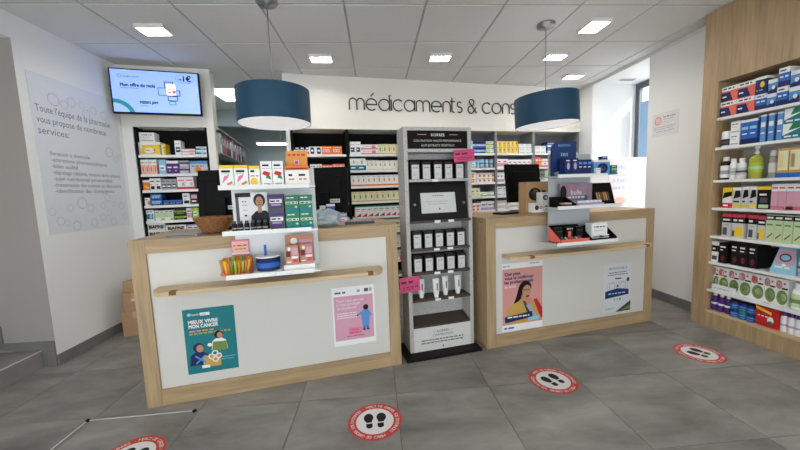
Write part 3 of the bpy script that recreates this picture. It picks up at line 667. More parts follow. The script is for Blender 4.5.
for i, (x0, x1, n) in enumerate(((145, 166, 2), (167, 187, 1))):
    for s_ in range(n):
        u0 = max(K.at(x0, AL[5], VB), -1.71); u1 = K.at(x1, AL[5], VB); h_ = .075 if n == 2 else .125
        m = MB().box(-(u1-u0)/2, (u1-u0)/2, 0, .12, 0, h_, 'W'); m.text('BIAFINE', 0, h_-.05, .046, -.001, pm('K'), 'c', wmax=(u1-u0)*.85, bold=.0025); m.dashes(-.07, .06, .012, .008, -.001, 'S')
        m.thing('medicine_carton', K.w((u0+u1)/2, VB, AL[5]+.0006+s_*(h_+.0006)), KTH, ('white carton with bold black capitals, %s, sixth shelf under the TV' % (('lower of the left pair', 'upper of the left pair')[s_] if n == 2 else 'single one at right')), 'carton', 'white cartons with black capitals')
B(AL[5], 187.5, 199, 2, .12, 'lilac', 'lilac cartons', pT[5])

# ------------------------------------------------------------------ TV
tv = empty('television', K.w(-1.435, V0-.035, 2.352), KTH+.06, 'wide flat TV with pale blue advert screen, high in the left corner', 'television')
SCR = mat('screen_glow_blue', s2l(132, 160, 236), .3, emit=.72)
def scrm(c, e=.6): return mat('screen_'+c, s2l(*PC[c]), .3, emit=e)
MB().box(-.385, .385, -.105, -.065, -.215, .215, BLK, .006).part('casing', tv)
m = MB().rect(-.372, -.2, .372, .203, -.1062, SCR); y = -.1067
m.poly([(-.372, -.075)]+[(-.372+.185*math.sin(math.radians(a)), -.26+.185*math.cos(math.radians(a))) for a in range(0, 72, 6)]+[(-.20, -.2), (-.235, -.2)]+[(-.372+.145*math.sin(math.radians(a)), -.26+.145*math.cos(math.radians(a))) for a in range(66, -1, -6)], y, scrm('T', .5))
m.ell(.258, .145, .085, .045, y, scrm('T', .5), 24); m.ell(.258, .145, .081, .041, y-.0004, SCR, 24); m.text('-1€', .258, .12, .075, y-.0008, scrm('K', 0), 'c', bold=.0025)
m.text('Mon offre du mois', -.30, .045, .045, y, scrm('K', 0), wmax=.29, bold=.0015); m.rect(-.30, .028, -.15, .033, y, scrm('T', .5))
m.text('MISSIO JAM', -.15, -.115, .034, y, scrm('K', 0), wmax=.15, bold=.0015); m.rect(-.15, -.14, -.08, -.135, y, scrm('T', .5))
m.ring(-.30, .142, .012, .017, y, scrm('T', .4), 16); m.text('leadersanté', -.275, .132, .03, y, scrm('Q', .2), wmax=.15); m.dashes(.22, .35, -.185, .008, y, scrm('S', .5))
for a, c in (((.07, .11, .15, .02), 'Q'), ((.01, .05, .09, -.03), 'T'), ((.14, .03, .205, -.03), 'N'), ((.09, -.03, .18, -.08), 'Q'), ((.10, -.08, .16, -.12), 'T')):
    m.rect(a[0], a[3], a[2], a[1], y, scrm(c, .3)); m.rect(a[0]+.008, a[3]+.008, a[2]-.008, a[1]-.008, y-.0003, SCR)
m.rect(.085, -.02, .165, .085, y-.0006, scrm('W', .8)); m.text('PRO', .09, .06, .03, y-.001, scrm('R', .5)); m.dashes(.095, .16, .03, .01, y-.001, scrm('O', .5)); m.dashes(.095, .15, .0, .012, y-.001, scrm('V', .5)); m.ell(.15, .01, .016, .016, y-.001, scrm('J', .5))
m.part('screen', tv)
m = MB().box(-.10, .10, -.066, .018, -.1, .1, BLK); m.part('wall_bracket', tv)

# ------------------------------------------------------------------ big poster on the left wall
LW = Frame((XL, 0), math.radians(90))
po = MB(); PW, PH = .86, 1.25
po.box(-PW/2, PW/2, -.006, -.0005, 0, PH, mat('poster_board_white', s2l(226, 229, 235), .45, noise=.01)); y = -.0066
TXT = mat('poster_grey_text', s2l(112, 112, 118), .5, noise=.02); OUT = mat('poster_bubble_line', s2l(180, 182, 188), .5, noise=.02); OUT2 = mat('poster_bubble_faint', s2l(212, 214, 219), .5)
for k, t in enumerate(("Toute l'équipe de la pharmacie", 'vous propose de nombreux', 'services:')): po.text(t, -PW/2+.03, PH-.29-.085*k, .078, y, TXT, wmax=[.72, .66, .3][k])
for k, t in enumerate(('livraison à domicile', '-entretiens pharmaceutiques', '-bilan auditif', '-dépistage (diabète, mesure de la tension)', '-suivi nutritionnel personnalisé', '-transmission des analyses au laboratoire', '-identification des champignons')):
    po.text(t, -PW/2+.10, PH-.62-.05*k, .048, y, TXT, wmax=.70)
rr = random.Random(3)
for cx, cz, r in [(-.24, 1.08, .05), (-.15, 1.06, .035), (-.08, 1.10, .04), (.06, 1.03, .04), (.14, 1.08, .035), (.26, 1.06, .04), (.02, 1.10, .03), (.27, .72, .045), (.34, .66, .03), (.40, .70, .02), (-.10, .24, .05), (-.02, .19, .035), (.12, .21, .03), (.18, .28, .035), (.25, .22, .025), (-.22, .20, .03), (.34, .20, .035), (-.32, .10, .035), (-.26, .08, .025), (-.18, .05, .04), (.0, .06, .035), (.10, .10, .03), (.22, .05, .035), (.38, .09, .03), (-.38, .18, .03), (.18, .14, .03)]:
    po.ring(cx, cz, r*.9, r, y, OUT, 20); po.ring(cx+.012, cz+.008, r*.9, r*.96, y-.0003, OUT2, 20)
for k in range(22):
    cx, cz, r = rr.uniform(-.38, .38), rr.choice([rr.uniform(1.0, 1.2), rr.uniform(.03, .3)]), rr.uniform(.015, .03); po.ring(cx, cz, r*.92, r, y, OUT2, 14)
tag(po.part('wall_poster', None, LW.w(3.20, 0, 1.03), (0, 0, math.radians(90))), 'large white poster with grey bubbles and service list on the left wall', 'poster')

# small notice on the right wall
RW = Frame((XR, 0), math.radians(-90))
m = MB().box(-.155, .155, -.003, -.0005, 0, .235, mat('notice_paper', s2l(228, 226, 228), .5)); m.ring(-.085, .16, .032, .042, -.0036, pm('X'), 24); m.ring(-.085, .16, .012, .018, -.0036, pm('X'), 16)
m.dashes(-.02, .12, .185, .008, -.0036, 'D'); m.dashes(-.02, .10, .16, .006, -.0036, 'S'); m.dashes(-.13, .13, .09, .006, -.0036, 'S'); m.dashes(-.13, .10, .07, .006, -.0036, 'S'); m.dashes(-.10, .12, .045, .006, -.0036, 'S')
tag(m.part('wall_notice', None, RW.w(-3.305, 0, 1.75), (0, 0, math.radians(-90))), 'small white notice with red circle on the right wall', 'notice')

# ------------------------------------------------------------------ counters
VF = 2.26; CH = 1.04; CD = .68
def counter(u0, u1, label, ledge, notches):
    W_ = u1-u0; o = empty('service_counter', K.w(u0, VF, 0), KTH, label, 'counter', 'oak framed white service counters')
    MB().box(0, .082, 0, .045, 0, CH, OAK, .002).part('post', o); MB().box(W_-.078, W_, 0, .045, 0, CH, OAK, .002).part('post', o)
    MB().box(.0825, W_-.0785, 0, .045, CH-.082, CH, OAKH, .002).part('top_rail', o)
    MB().box(.0825, W_-.0785, 0, .045, 0, .105, OAKH, .002).part('bottom_rail', o)
    MB().box(.083, W_-.079, .012, .03, .1055, CH-.0825, PANEL).part('front_panel', o)
    MB().box(0, W_, .0455, CD, CH-.04, CH, OAKH, .002).part('worktop', o)
    MB().box(0, .04, .0455, CD, 0, CH-.041, OAK).part('side_panel', o); MB().box(W_-.04, W_, .0455, CD, 0, CH-.041, OAK).part('side_panel', o)
    a, b, z0 = ledge; a -= u0; b -= u0
    pts = [(a+.06, .011), (b-.06, .011)]+[(b-.06+.06*math.sin(math.radians(t)), -.10-.05*math.sin(math.radians(t-0))*0-.0+(.111)*math.cos(math.radians(t))*0-.0) for t in ()]
    D_ = .15; pts = [(a, .011), (b, .011), (b, -.06)]+[(b-.09+.09*math.cos(math.radians(t)), -.06-(D_-.06)*math.sin(math.radians(t))) for t in range(10, 91, 10)]+[(a+.09-.09*math.sin(math.radians(t)), -.06-(D_-.06)*math.cos(math.radians(t))) for t in range(0, 90, 10)]+[(a, -.06)]
    l = MB().prismz(pts[::-1], z0, z0+.026, PLY).part('bag_ledge', o)
    for n_ in notches:
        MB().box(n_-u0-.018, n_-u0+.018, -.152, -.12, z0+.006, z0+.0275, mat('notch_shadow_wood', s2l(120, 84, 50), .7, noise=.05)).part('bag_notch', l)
    return o
counter(-1.045, .575, 'oak framed counter with white front on the left, two posters on it', (-.915, .445, .726), (-.79, .35))
counter(1.28, 2.955, 'oak framed counter with white front on the right, beside the hair dye stand', (1.42, 2.80, .726), (1.58, 2.70))

def poster(u, z, w_, h_, name='poster'):
    return MB().box(-w_/2, w_/2, -.0015, -.0003, 0, h_, pm('W')), -.002
def put_poster(m, u, z, label): tag(m.part('poster', None, K.w(u, VF+.0115, z), (0, 0, KTH)), label, 'poster')
# teal poster
m, y = poster(0, 0, .292, .42); m.rect(-.146, 0, .146, .42, y, 't')
m.ell(-.11, .385, .011, .011, y-.0005, 'A'); m.text('leader', -.095, .378, .018, y-.0005, pm('W')); m.rect(-.05, .373, .005, .392, y-.0005, 'W'); m.text('santé', -.046, .377, .015, y-.001, pm('t'))
m.text('MIEUX VIVRE', -.118, .325, .032, y-.0005, pm('W'), wmax=.165, bold=.001); m.text('MON CANCER', -.118, .297, .032, y-.0005, pm('W'), wmax=.165, bold=.001)
m.dashes(-.118, .02, .272, .009, y-.0005, 'F'); m.dashes(-.118, .115, .255, .009, y-.0005, 'F')
def figure(m, cx, cz, s, y, hair, skin, top):
    m.poly([(cx-.09*s, cz-.14*s), (cx+.09*s, cz-.14*s), (cx+.075*s, cz-.03*s), (cx+.03*s, cz), (cx-.03*s, cz), (cx-.075*s, cz-.03*s)], y, top)
    m.ell(cx, cz+.045*s, .05*s, .05*s, y-.0003, hair); m.ell(cx+.012*s, cz+.035*s, .032*s, .04*s, y-.0006, skin)
figure(m, -.075, .14, .62, y-.0005, 'N', 'f', 'N'); figure(m, .045, .215, .52, y-.0005, 'K', 'f', 'W')
m.poly([(.0, .13), (.09, .135), (.085, .19), (.01, .195)], y-.0016, 'e')
m.rect(-.055, .035, .045, .11, y-.0012, 'F'); m.rect(-.065, .03, -.02, .048, y-.0018, 'W')
for a in (.7, -.7): m.rect(-.105, .085, -.03, .095, y-.002, 'b', a, (-.067, .09))
for q in ((.015, .12), (.035, .10), (-.005, .10), (.015, .08)): m.ring(q[0], q[1], .012, .019, y-.002, pm('W'), 14)
m.ell(-.01, .178, .014, .012, y-.0022, 'W'); m.dashes(.03, .13, .085, .004, y-.0005, 'A'); m.dashes(.05, .12, .07, .004, y-.0005, 'A')
put_poster(m, -.664, .17, 'teal cancer support poster on the left counter front')
# pink poster
m, y = poster(0, 0, .297, .42); m.rect(-.138, .038, .135, .355, y, 'p'); m.dashes(-.13, -.04, .375, .012, y, 'D'); m.ell(.035, .385, .012, .012, y, 'S'); m.rect(.075, .374, .105, .398, y, 'D'); m.rect(.112, .374, .13, .398, y, 'S')
WH = pm('W')
for k, t in enumerate(("Tout l'été, pensez", 'à vous protéger', 'du paludisme')): m.text(t, -.12, .315-.026*k, .026, y-.0005, WH, wmax=.2)
for k in range(3): m.dashes(-.12, .02, .23-.016*k, .005, y-.0005, 'W')
m.rect(-.045, .075, .045, .125, y-.0005, 'P'); m.text('Pilule', 0, .1, .025, y-.001, pm('J'), 'c'); m.dashes(-.04, .04, .083, .008, y-.001, 'J'); m.dashes(-.06, .07, .06, .005, y-.0005, 'D')
m.poly([(.055, .12), (.10, .12), (.112, .22), (.098, .245), (.06, .245), (.048, .22)], y-.0008, 'b'); m.poly([(.05, .235), (.02, .215), (.024, .205), (.055, .215)], y-.001, 'b'); m.poly([(.105, .235), (.125, .2), (.118, .195), (.1, .215)], y-.001, 'b')
m.ell(.082, .262, .019, .02, y-.0012, 'K'); m.ell(.021, .209, .006, .006, y-.0012, 'k'); m.rect(.058, .1, .074, .125, y-.001, 'B'); m.rect(.082, .1, .098, .125, y-.001, 'B'); m.ell(.064, .1, .012, .006, y-.0012, 'N'); m.ell(.093, .1, .012, .006, y-.0012, 'N')
put_poster(m, .247, .205, 'pink poster with small figure in blue on the left counter front')
# pink portrait poster
m, y = poster(0, 0, .375, .56); m.rect(-.186, .055, .186, .515, y, mat('poster_rose', s2l(214, 152, 146), .45, noise=.02))
m.dashes(-.18, -.11, .53, .012, y, 'S'); m.dashes(.07, .16, .54, .01, y, 'S')
for k, t in enumerate(('Que peut', 'vous le confirmer', 'les professionnels')): m.text(t, -.165, .462-.034*k, .037, y-.0005, pm('N'), wmax=.27, bold=.001)
m.text('de santé', -.165, .36, .03, y-.0005, pm('W'))
m.poly([(-.15, .06), (.17, .06), (.17, .16), (.12, .22), (.03, .26), (-.06, .25), (-.15, .18)], y-.0005, 'F')       # coat
m.poly([(-.045, .33), (-.03, .375), (.01, .405), (.055, .40), (.082, .365), (.075, .32), (.06, .30), (-.005, .27), (-.04, .24), (-.085, .225), (-.06, .28)], y-.0008, 'K'); m.poly([(-.02, .23), (.04, .23), (.05, .29), (-.01, .29)], y-.0009, 'f')
m.ell(.035, .315, .04, .056, y-.0012, 'f', a=-.2); m.rect(.005, .325, .06, .335, y-.0014, 'U'); m.ell(.045, .275, .018, .008, y-.0014, 'M')
m.poly([(.0, .24), (.06, .23), (.12, .10), (.06, .09)], y-.001, 'Q'); m.ell(.055, .235, .032, .026, y-.0016, 'f'); m.poly([(.06, .22), (.16, .06), (.12, .06), (.03, .2)], y-.0014, 'S'); m.poly([(.10, .24), (.17, .08), (.186, .08), (.186, .16), (.13, .25)], y-.0012, 'R')
m.rect(-.165, .085, .09, .135, y-.002, 'N', .09, (-.04, .11)); m.dashes(-.14, .06, .11, .012, y-.0024, 'W'); m.rect(.05, .07, .16, .1, y-.0022, 'A', .08, (.1, .085))
m.dashes(-.17, -.06, .02, .014, y, 'B')
put_poster(m, 1.608, .112, 'pink poster of a person in a yellow coat on the right counter front')
# white product poster
m, y = poster(0, 0, .30, .44); LG = mat('poster_pale_grey', s2l(214, 218, 222), .45, noise=.02); m.rect(-.15, 0, .15, .44, y, LG)
m.text('PHYSIOLOGICA', 0, .385, .03, y-.0005, pm('Q'), 'c', wmax=.2); m.dashes(-.1, .1, .355, .008, y-.0005, 'D'); m.dashes(-.11, .11, .335, .008, y-.0005, 'D'); m.rect(-.03, .298, .04, .308, y-.0005, 'K')
for cx in (-.06, .06): m.ring(cx, .235, .028, .034, y-.0005, pm('S'), 20); m.rect(cx-.05, .2, cx+.05, .202, y-.0005, 'D'); m.rect(cx-.05, .27, cx+.05, .272, y-.0005, 'D'); m.rect(cx-.05, .2, cx-.048, .272, y-.0005, 'D'); m.rect(cx+.048, .2, cx+.05, .272, y-.0005, 'D')
m.rect(-.008, .225, .008, .245, y-.0005, 'Q'); m.ell(.115, .285, .017, .02, y-.0008, 'Q')
m.poly([(-.135, .13), (.125, .15), (.125, .195), (.0, .215), (-.135, .195)], y-.0009, 'N'); m.dashes(-.1, .09, .165, .012, y-.0014, 'A')
for k in range(3): m.ell(-.03+.03*k, .115, .009, .011, y-.0006, ('S', 'L', 'D')[k])
m.poly([(-.02, 0), (.15, 0), (.15, .09)], y-.0006, 'Q'); m.poly([(.04, .01), (.15, .015), (.15, .05)], y-.0012, 'e'); m.dashes(-.13, -.04, .03, .01, y-.0006, 'S')
put_poster(m, 2.572, .134, 'pale grey product poster with navy band on the right counter front')

# ------------------------------------------------------------------ floor stickers
def sticker(x, y_, rz, label):
    m = MB(); r = .15; m.ell(0, 0, r, r, -.0006, mat('sticker_red', s2l(204, 62, 50), .4, noise=.03), 48); m.ell(0, 0, r*.70, r*.70, -.0011, mat('sticker_white', s2l(236, 234, 232), .4), 40)
    t = 'MERCI DE GARDER VOS DISTANCES · MERCI DE GARDER VOS DISTANCES · '
    for i, ch in enumerate(t):
        if ch != ' ': a = math.pi/2+.35-2*math.pi*i/len(t); m.text(ch, .117*math.cos(a), .117*math.sin(a), .027, -.0011, pm('W'), 'c', a-math.pi/2)
    for s_ in (-1, 1):
        m.ell(s_*.036, .027, .027, .036, -.0016, 'K', 20); m.poly([(s_*.036-.022, .012), (s_*.036+.022, .012), (s_*.033+.014, -.012), (s_*.033-.014, -.012)], -.0016, 'K')
        m.rect(s_*.031-.017, -.040, s_*.031+.017, -.020, -.0016, 'K'); m.ell(s_*.031, -.040, .018, .018, -.0016, 'K', 16)
    o = m.part('floor_sticker', None, (x, y_, .0003), (-math.pi/2, 0, rz)); o.rotation_mode = 'XYZ'
    o.rotation_euler = (Matrix.Rotation(rz, 3, 'Z') @ Matrix.Rotation(-math.pi/2, 3, 'X')).to_euler(); tag(o, label, 'sticker', 'red footprint distance stickers')
sticker(-.056, 1.741, .02, 'round red footprint sticker on the floor before the left counter')
sticker(1.113, 1.987, .40, 'round red footprint sticker on the floor before the right counter')
sticker(2.338, 2.175, .55, 'round red footprint sticker on the floor beside the oak shelf unit')
sticker(-1.275, 1.628, -.1, 'round red footprint sticker cut off by the bottom edge, farthest left')
# thin white line laid along the tile joints
m = MB(); A_ = [(-1.735, 1.55), (-1.735, 1.95), (-1.14, 1.962)]
TAPE = mat('white_cord', s2l(214, 212, 206), .6, noise=.03)
m.tube([(*q, .004) for q in A_], .0032, TAPE, 6); o = tag(m.part('white_extension_cord', None), 'thin white cord lying along the floor tile joints at lower left', 'cord')
for q in A_[1:]: MB().lathe([(.012, 0), (.012, .007), (.006, .011)], BLK, 12).part('cord_clip', o, (q[0], q[1], .0))

# ------------------------------------------------------------------ hair dye stand
SP = mat('speckled_grey_panel', s2l(196, 194, 190), .5)
def speckle(mt):
    nt = mt.node_tree; b = nt.nodes['Principled BSDF']; tc = nt.nodes.new('ShaderNodeTexCoord'); v = nt.nodes.new('ShaderNodeTexVoronoi'); v.inputs['Scale'].default_value = 55
    r = nt.nodes.new('ShaderNodeValToRGB'); r.color_ramp.elements[0].position = .1; r.color_ramp.elements[1].position = .22; r.color_ramp.elements[0].color = (*s2l(84, 78, 76), 1); r.color_ramp.elements[1].color = (*s2l(184, 182, 179), 1)
    nt.links.new(tc.outputs['Object'], v.inputs['Vector']); nt.links.new(v.outputs['Distance'], r.inputs[0]); nt.links.new(r.outputs[0], b.inputs['Base Color'])
speckle(SP)
ESP = mat('espresso_board', s2l(24, 14, 14), .6, noise=.1, spec=.15); ESP2 = mat('espresso_shelf', s2l(66, 55, 46), .6, noise=.08, nscale=(4, 30, 30))
SU0, SU1, SV = .672, 1.212, 2.352
ds = empty('hair_dye_stand', K.w(SU0, SV, 0), KTH, 'tall speckled grey stand with black header between the two counters', 'display stand'); SW = SU1-SU0; SH = 1.735
def zs(y, x=437, v=SV): return K.px(x, y, v)[1]
MB().box(-.055, SW+.02, -.10, .20, 0, .022, ESP, .003).part('base_plate', ds)
MB().box(0, .03, 0, .18, .0225, SH, SP).part('side_panel', ds); MB().box(SW-.03, SW, 0, .18, .0225, SH, SP).part('side_panel', ds)
MB().box(.0305, SW-.0305, .14, .18, .0225, SH, SP).part('back_panel', ds)
MB().box(.0305, SW-.0305, 0.0, .1395, SH-.025, SH, SP).part('top_panel', ds)
hz0 = zs(149)
m = MB().box(.031, SW-.031, .005, .03, hz0+.004, SH-.026, ESP)
m.text('KORRES', SW/2, SH-.066, .03, .0044, WH, 'c'); m.text('COLORATION HAUTE PERFORMANCE', SW/2, SH-.106, .022, .0044, pm('Z'), 'c', wmax=.38); m.text('AUX EXTRAITS VÉGÉTAUX', SW/2, SH-.14, .022, .0044, pm('Z'), 'c', wmax=.27)
m.rect(SW/2-.16, SH-.055, SW/2-.09, SH-.053, .0044, WH); m.rect(SW/2+.09, SH-.055, SW/2+.16, SH-.053, .0044, WH)
m.part('header_panel', ds)
MB().box(.031, SW-.031, .0, .1395, hz0-.022, hz0+.002, SP).part('cross_bar', ds)
SZ = [zs(y_) for y_ in (179, 219.5, 247.5, 271, 297.5, 324)]   # tops of shelf boards at the front
for i, z in enumerate(SZ[:5]):
    e = .03 if i == 1 else .0
    s_ = MB().box(.031, SW-.031, -.012-e, .1395, z-.018, z, SP if i == 0 else ESP2).part('shelf', ds)
    for t in range(2 if i else 1):
        MB().box(.21+.11*t, .255+.11*t, -.016-e, -.012-e, z-.020, z-.002, WH).part('price_tag', s_)
for i in (0, 2, 3):
    MB().box(.031, SW-.031, .105, .12, SZ[i]+.0005, SZ[i]+(.125 if i else .155), ESP).part('back_card', ds)
# lower plinth box with sloping dark top
zp = SZ[5]
MB().prismx([(0, zp), (.1395, zp+.035), (.1395, zp+.02), (0, zp-.015)][::-1], .031, SW-.031, ESP2).part('plinth_top', ds)
m = MB().box(.031, SW-.031, -.002, .02, .0225, zp-.016, mat('pale_speckle_card', s2l(214, 212, 208), .5, noise=.03, nscale=(40, 40, 40)))
m.text('— KORRES —', SW/2, zp-.065, .028, -.0028, pm('K'), 'c'); m.text("L'INSPIRATION", SW/2, zp-.095, .026, -.0028, pm('D'), 'c')
for k in range(2): m.dashes(.09, SW-.09, zp-.125-.022*k, .009, -.0028, 'D')
m.poly([(SW/2-.008, .04), (SW/2+.008, .04), (SW/2, .058)], -.0028, 'K'); m.part('front_panel', ds)
def dyes(zi, n, h_, des, look, place, tops):
    a, b = SU0+.045, SU1-.045; w_ = (b-a)/n
    for i in range(n):
        carton(K, a+w_*(i+.5), SV+.02+random.uniform(-.004, .004), SZ[zi]+.0005, w_*.78 if tops else w_*.9, .07, h_, des, '%s from left of %s %s, %s' % (ORD[i], NUM[n-1], look, place), 'carton', 'hair_dye_carton', look+' '+place)
dyes(0, 5, .13, 'dyebox', 'white-fronted dye cartons', 'uppermost row of dye stand', True)
dyes(2, 5, .125, 'dyebox', 'white-fronted dye cartons', 'row below the black case', True)
dyes(3, 5, .12, 'dyebox', 'white-fronted dye cartons', 'row above the white tubes', True)
# black case with white label
cz0, cz1 = SZ[1]+.0005, zs(181.5)
cs = empty('sample_case', K.w((SU0+SU1)/2, SV+.012, cz0), KTH, 'shiny black case with white card in the middle of the hair dye stand', 'case')
GBL = mat('glossy_black', s2l(14, 8, 9), .3, noise=.05, spec=.25); hw = SW/2-.04; ch_ = cz1-cz0-.004
MB().prismx([(-.02, 0), (.10, 0), (.10, ch_), (.03, ch_)][::-1], -hw, hw, GBL).part('case_body', cs)
m = MB().box(-.145, .135, -.004, 0, .0, .155, pm('Z')); m.dashes(-.05, .04, .128, .006, -.0046, 'D'); m.dashes(-.11, .07, .085, .006, -.0046, 'S'); m.dashes(-.09, .06, .065, .006, -.0046, 'S'); m.ell(0, .03, .006, .008, -.0046, 'K', 10)
m.part('label_card', cs, (0, -.013+.0, .05), (-math.atan2(.05, ch_), 0, 0))
for s_ in (-1, 1): MB().lathe([(.012, 0), (.012, .012), (.006, .018)], STEEL, 12).part('clasp', cs, (s_*(hw-.03), .0, ch_*.42), (math.pi/2, 0, 0))
# white tubes standing on their caps
TUB = mat('white_tube_plastic', s2l(228, 227, 224), .35, noise=.01)
for i, (x0, s_) in enumerate(((422, 0), (435.5, .03), (446, 0), (458.5, 0))):
    u = K.at(x0, SZ[4]+.05, SV+.03); o = empty('cream_tube', K.w(u, SV+.045-s_, SZ[4]+.0006), KTH, '%s from left of four white cream tubes standing on the hair dye stand' % ORD[i], 'tube', 'white tubes on the hair dye stand')
    MB().lathe([(.017, 0), (.018, .022)], WH, 14).part('cap', o)
    m = MB(); n = 14; vs = []; prof = [(.022, .022, .023), (.024, .022, .05), (.027, .012, .11), (.028, .003, .14), (.028, .003, .148)]
    for a, b, z in prof:
        for k in range(n): t = 2*math.pi*k/n; vs.append((a*math.cos(t), b*math.sin(t), z))
    m.add(vs, [(r_*n+k, r_*n+(k+1) % n, (r_+1)*n+(k+1) % n, (r_+1)*n+k) for r_ in range(4) for k in range(n)], TUB, True); m.add(vs[-n:], [list(range(n))], TUB)
    m.add(vs[:n], [list(range(n-1, -1, -1))], TUB)
    m.rect(-.004, .06, .004, .115, -.024, 'D'); m.part('tube_body', o)
# pink tags on the stand
def card(x0, y0, x1, y1, v, label, tilt=0):
    u0, z1 = K.px(x0, y0, v); u1, z0 = K.px(x1, y1, v); w_ = u1-u0; h_ = z1-z0
    m = MB().box(-w_/2, w_/2, -.001, .001, -h_/2, h_/2, mat('magenta_card', s2l(200, 66, 118), .5, noise=.02)); m.dashes(-w_*.42, w_*.3, h_*.08, h_*.16, -.0016, 'M'); m.dashes(-w_*.35, w_*.4, -h_*.2, h_*.07, -.0016, 'M'); m.dashes(-w_*.35, w_*.2, -h_*.33, h_*.06, -.0016, 'M')
    tag(m.part('price_card', None, K.w((u0+u1)/2, v, (z0+z1)/2), (0, tilt, KTH)), label, 'card', 'magenta price cards')
card(453.5, 149.5, 474.5, 161.5, SV-.008, 'magenta card at the top right edge of the hair dye stand', -.06)
card(399.5, 278, 420, 291, SV-.035, 'magenta card hanging low at the left edge of the hair dye stand', -.05)

# ------------------------------------------------------------------ monitors
def monitor(u, v, z0, w_, h_, rot, label, tilt=.12, zb=CH):
    o = empty('computer_monitor', K.w(u, v, zb), KTH+rot, label, 'monitor', 'black computer monitors seen from behind')
    zc = z0-zb
    m = MB().box(-w_/2, w_/2, 0, .03, 0, h_, BLK, .006); m.box(-w_*.36, w_*.36, -.022, .001, h_*.12, h_*.8, BLK, .012); m.part('screen_housing', o, (0, 0, zc), (-tilt, 0, 0))
    MB().box(-.035, .035, -.045, -.02, .012, zc+h_*.45, BLK, .004).part('stand_neck', o); MB().box(-.11, .11, -.09, .09, 0, .012, BLK, .004).part('stand_base', o)
    m = MB().rect(w_*.12, 0, w_*.34, .03, 0, 'Z'); m.dashes(w_*.14, w_*.32, .012, .006, -.0005, 'D'); m.part('rating_sticker', o, (0, -.0285+h_*.0, zc+h_*.22), (-tilt, 0, 0))
    return o
monitor(-.635, 2.74, 1.10, .36, .385, -.15, 'black monitor seen from behind beside the wicker bowl')
monitor(.115, 2.74, 1.12, .36, .37, -.3, 'black monitor seen from behind right of the white and orange cartons', .1)
monitor(1.975, 2.74, 1.13, .40, .36, .1, 'black monitor seen from behind on the right counter', .12)

# ------------------------------------------------------------------ left counter rack
VR = 2.02
def rack(u0, u1, zs_, ztop, v1, label, back=True):
    o = empty('product_rack', K.w(u0, VR, zs_[-1]), KTH, label, 'rack'); W_ = u1-u0; zb = zs_[-1]
    MB().box(0.02, W_-.0, v1-VR-.008, v1-VR, -.03, ztop-zb, ACRYL).part('back_panel', o)
    for i, z in enumerate(zs_):
        s_ = MB().box(0, W_, 0, v1-VR-.0085, z-zb-.008, z-zb, BOARDW).part('shelf', o)
        MB().box(0, W_*.5, -.004, 0, z-zb-.012, z-zb+.014, WH).part('front_lip', s_); MB().box(W_*.5+.003, W_*.93, -.004, 0, z-zb-.012, z-zb+.012, WH).part('front_lip', s_)
    return o
VRB = 2.105
rack(-.485, .03, [1.325, 1.07, .82], 1.44, 2.235, 'white three-tier product rack hanging on the front of the left counter')
pl = 'left rack top tier'
def LR(z, x0, x1, n, h_, des, look, place, v=2.06, d_=.07, **k): row(K, v, z, x0, x1, n, h_, des, look, place, d_=d_, **k)
LR(1.3255, 219.5, 248.5, 2, .125, 'vitwhite', 'white cartons with yellow top', pl)
LR(1.3255, 249, 260.5, 1, .12, 'vitlemon', 'white carton with lemon picture', pl)
LR(1.3255, 259.5+1.5, 284, 2, .145, 'redgreen', 'white cartons with red fruit', pl, v=2.055)
u0, u1 = K.at(285, 1.40, 2.06), K.at(309, 1.40, 2.06); w_ = u1-u0
o = empty('counter_display_box', K.w((u0+u1)/2, 2.055, 1.3255), KTH, 'orange and white display box with raised back card, top tier of the left rack', 'display box')
MBX = carton_mesh(w_, .09, .115, 'orangetray'); linked('tray', MBX, o, (0, 0, 0))
m = MB().box(-w_*.46, w_*.46, .09, .095, 0, .215, mat('amber_card', s2l(222, 150, 62), .5, noise=.12, nscale=(14, 14, 14))); m.rect(-.015, .13, .012, .16, .0892, 'Z'); m.rect(-.010, .135, .007, .155, .0888, 'J'); m.dashes(-.05, .05, .185, .01, .0892, 'R'); m.part('back_card', o)
pl = 'left rack middle tier'; ZM = 1.0705
u0, u1 = K.at(236, 1.15, 2.13), K.at(268, 1.15, 2.13); w_ = u1-u0
m = MB().box(-w_/2, w_/2, 0, .006, 0, .225, WH); y = -.0006; m.rect(-w_/2, .20, -w_*.02, .225, y, 'K'); m.rect(-w_/2, 0, -w_*.4, .2, y, 'D'); m.dashes(-w_*.3, -.02, .17, .006, y, 'D'); m.dashes(-w_*.3, -.02, .15, .005, y, 'S'); m.dashes(-w_*.28, -.025, .12, .005, y, 'S'); m.dashes(-w_*.25, -.03, .085, .01, y, 'K')
cx = w_*.24
m.poly([(cx-.05, 0), (cx+.055, 0), (cx+.055, .09), (cx+.035, .115), (cx-.02, .115), (cx-.05, .085)], y, 'K'); m.rect(cx-.010, .105, cx+.012, .145, y-.0004, 'f'); m.ell(cx+.001, .178, .033, .04, y-.0004, 'k', 20); m.ell(cx+.001, .17, .021, .032, y-.0008, 'f', 18); m.rect(cx-.008, .151, cx+.009, .155, y-.0012, 'M'); m.ell(cx-.009, .177, .004, .0025, y-.0012, 'k', 8); m.ell(cx+.010, .177, .004, .0025, y-.0012, 'k', 8); m.poly([(cx-.003, .163), (cx+.004, .163), (cx, .176)], y-.001, 'U')
m.thing('display_card', K.w((u0+u1)/2, 2.15, ZM), KTH, 'white beauty card with a person in black, middle tier of the left rack', 'display card')
u0, u1 = K.at(231, 1.10, 2.05), K.at(268, 1.10, 2.05)
for i in range(6):
    bottle(K, u0+(u1-u0)*(i+.5)/6, 2.05, ZM, .014, .065, 'tall', 'k', 'D', ['K', 'S'], '%s from left of six small dark bottles before the beauty card' % ORD[i], 'small dark bottles on the left rack')
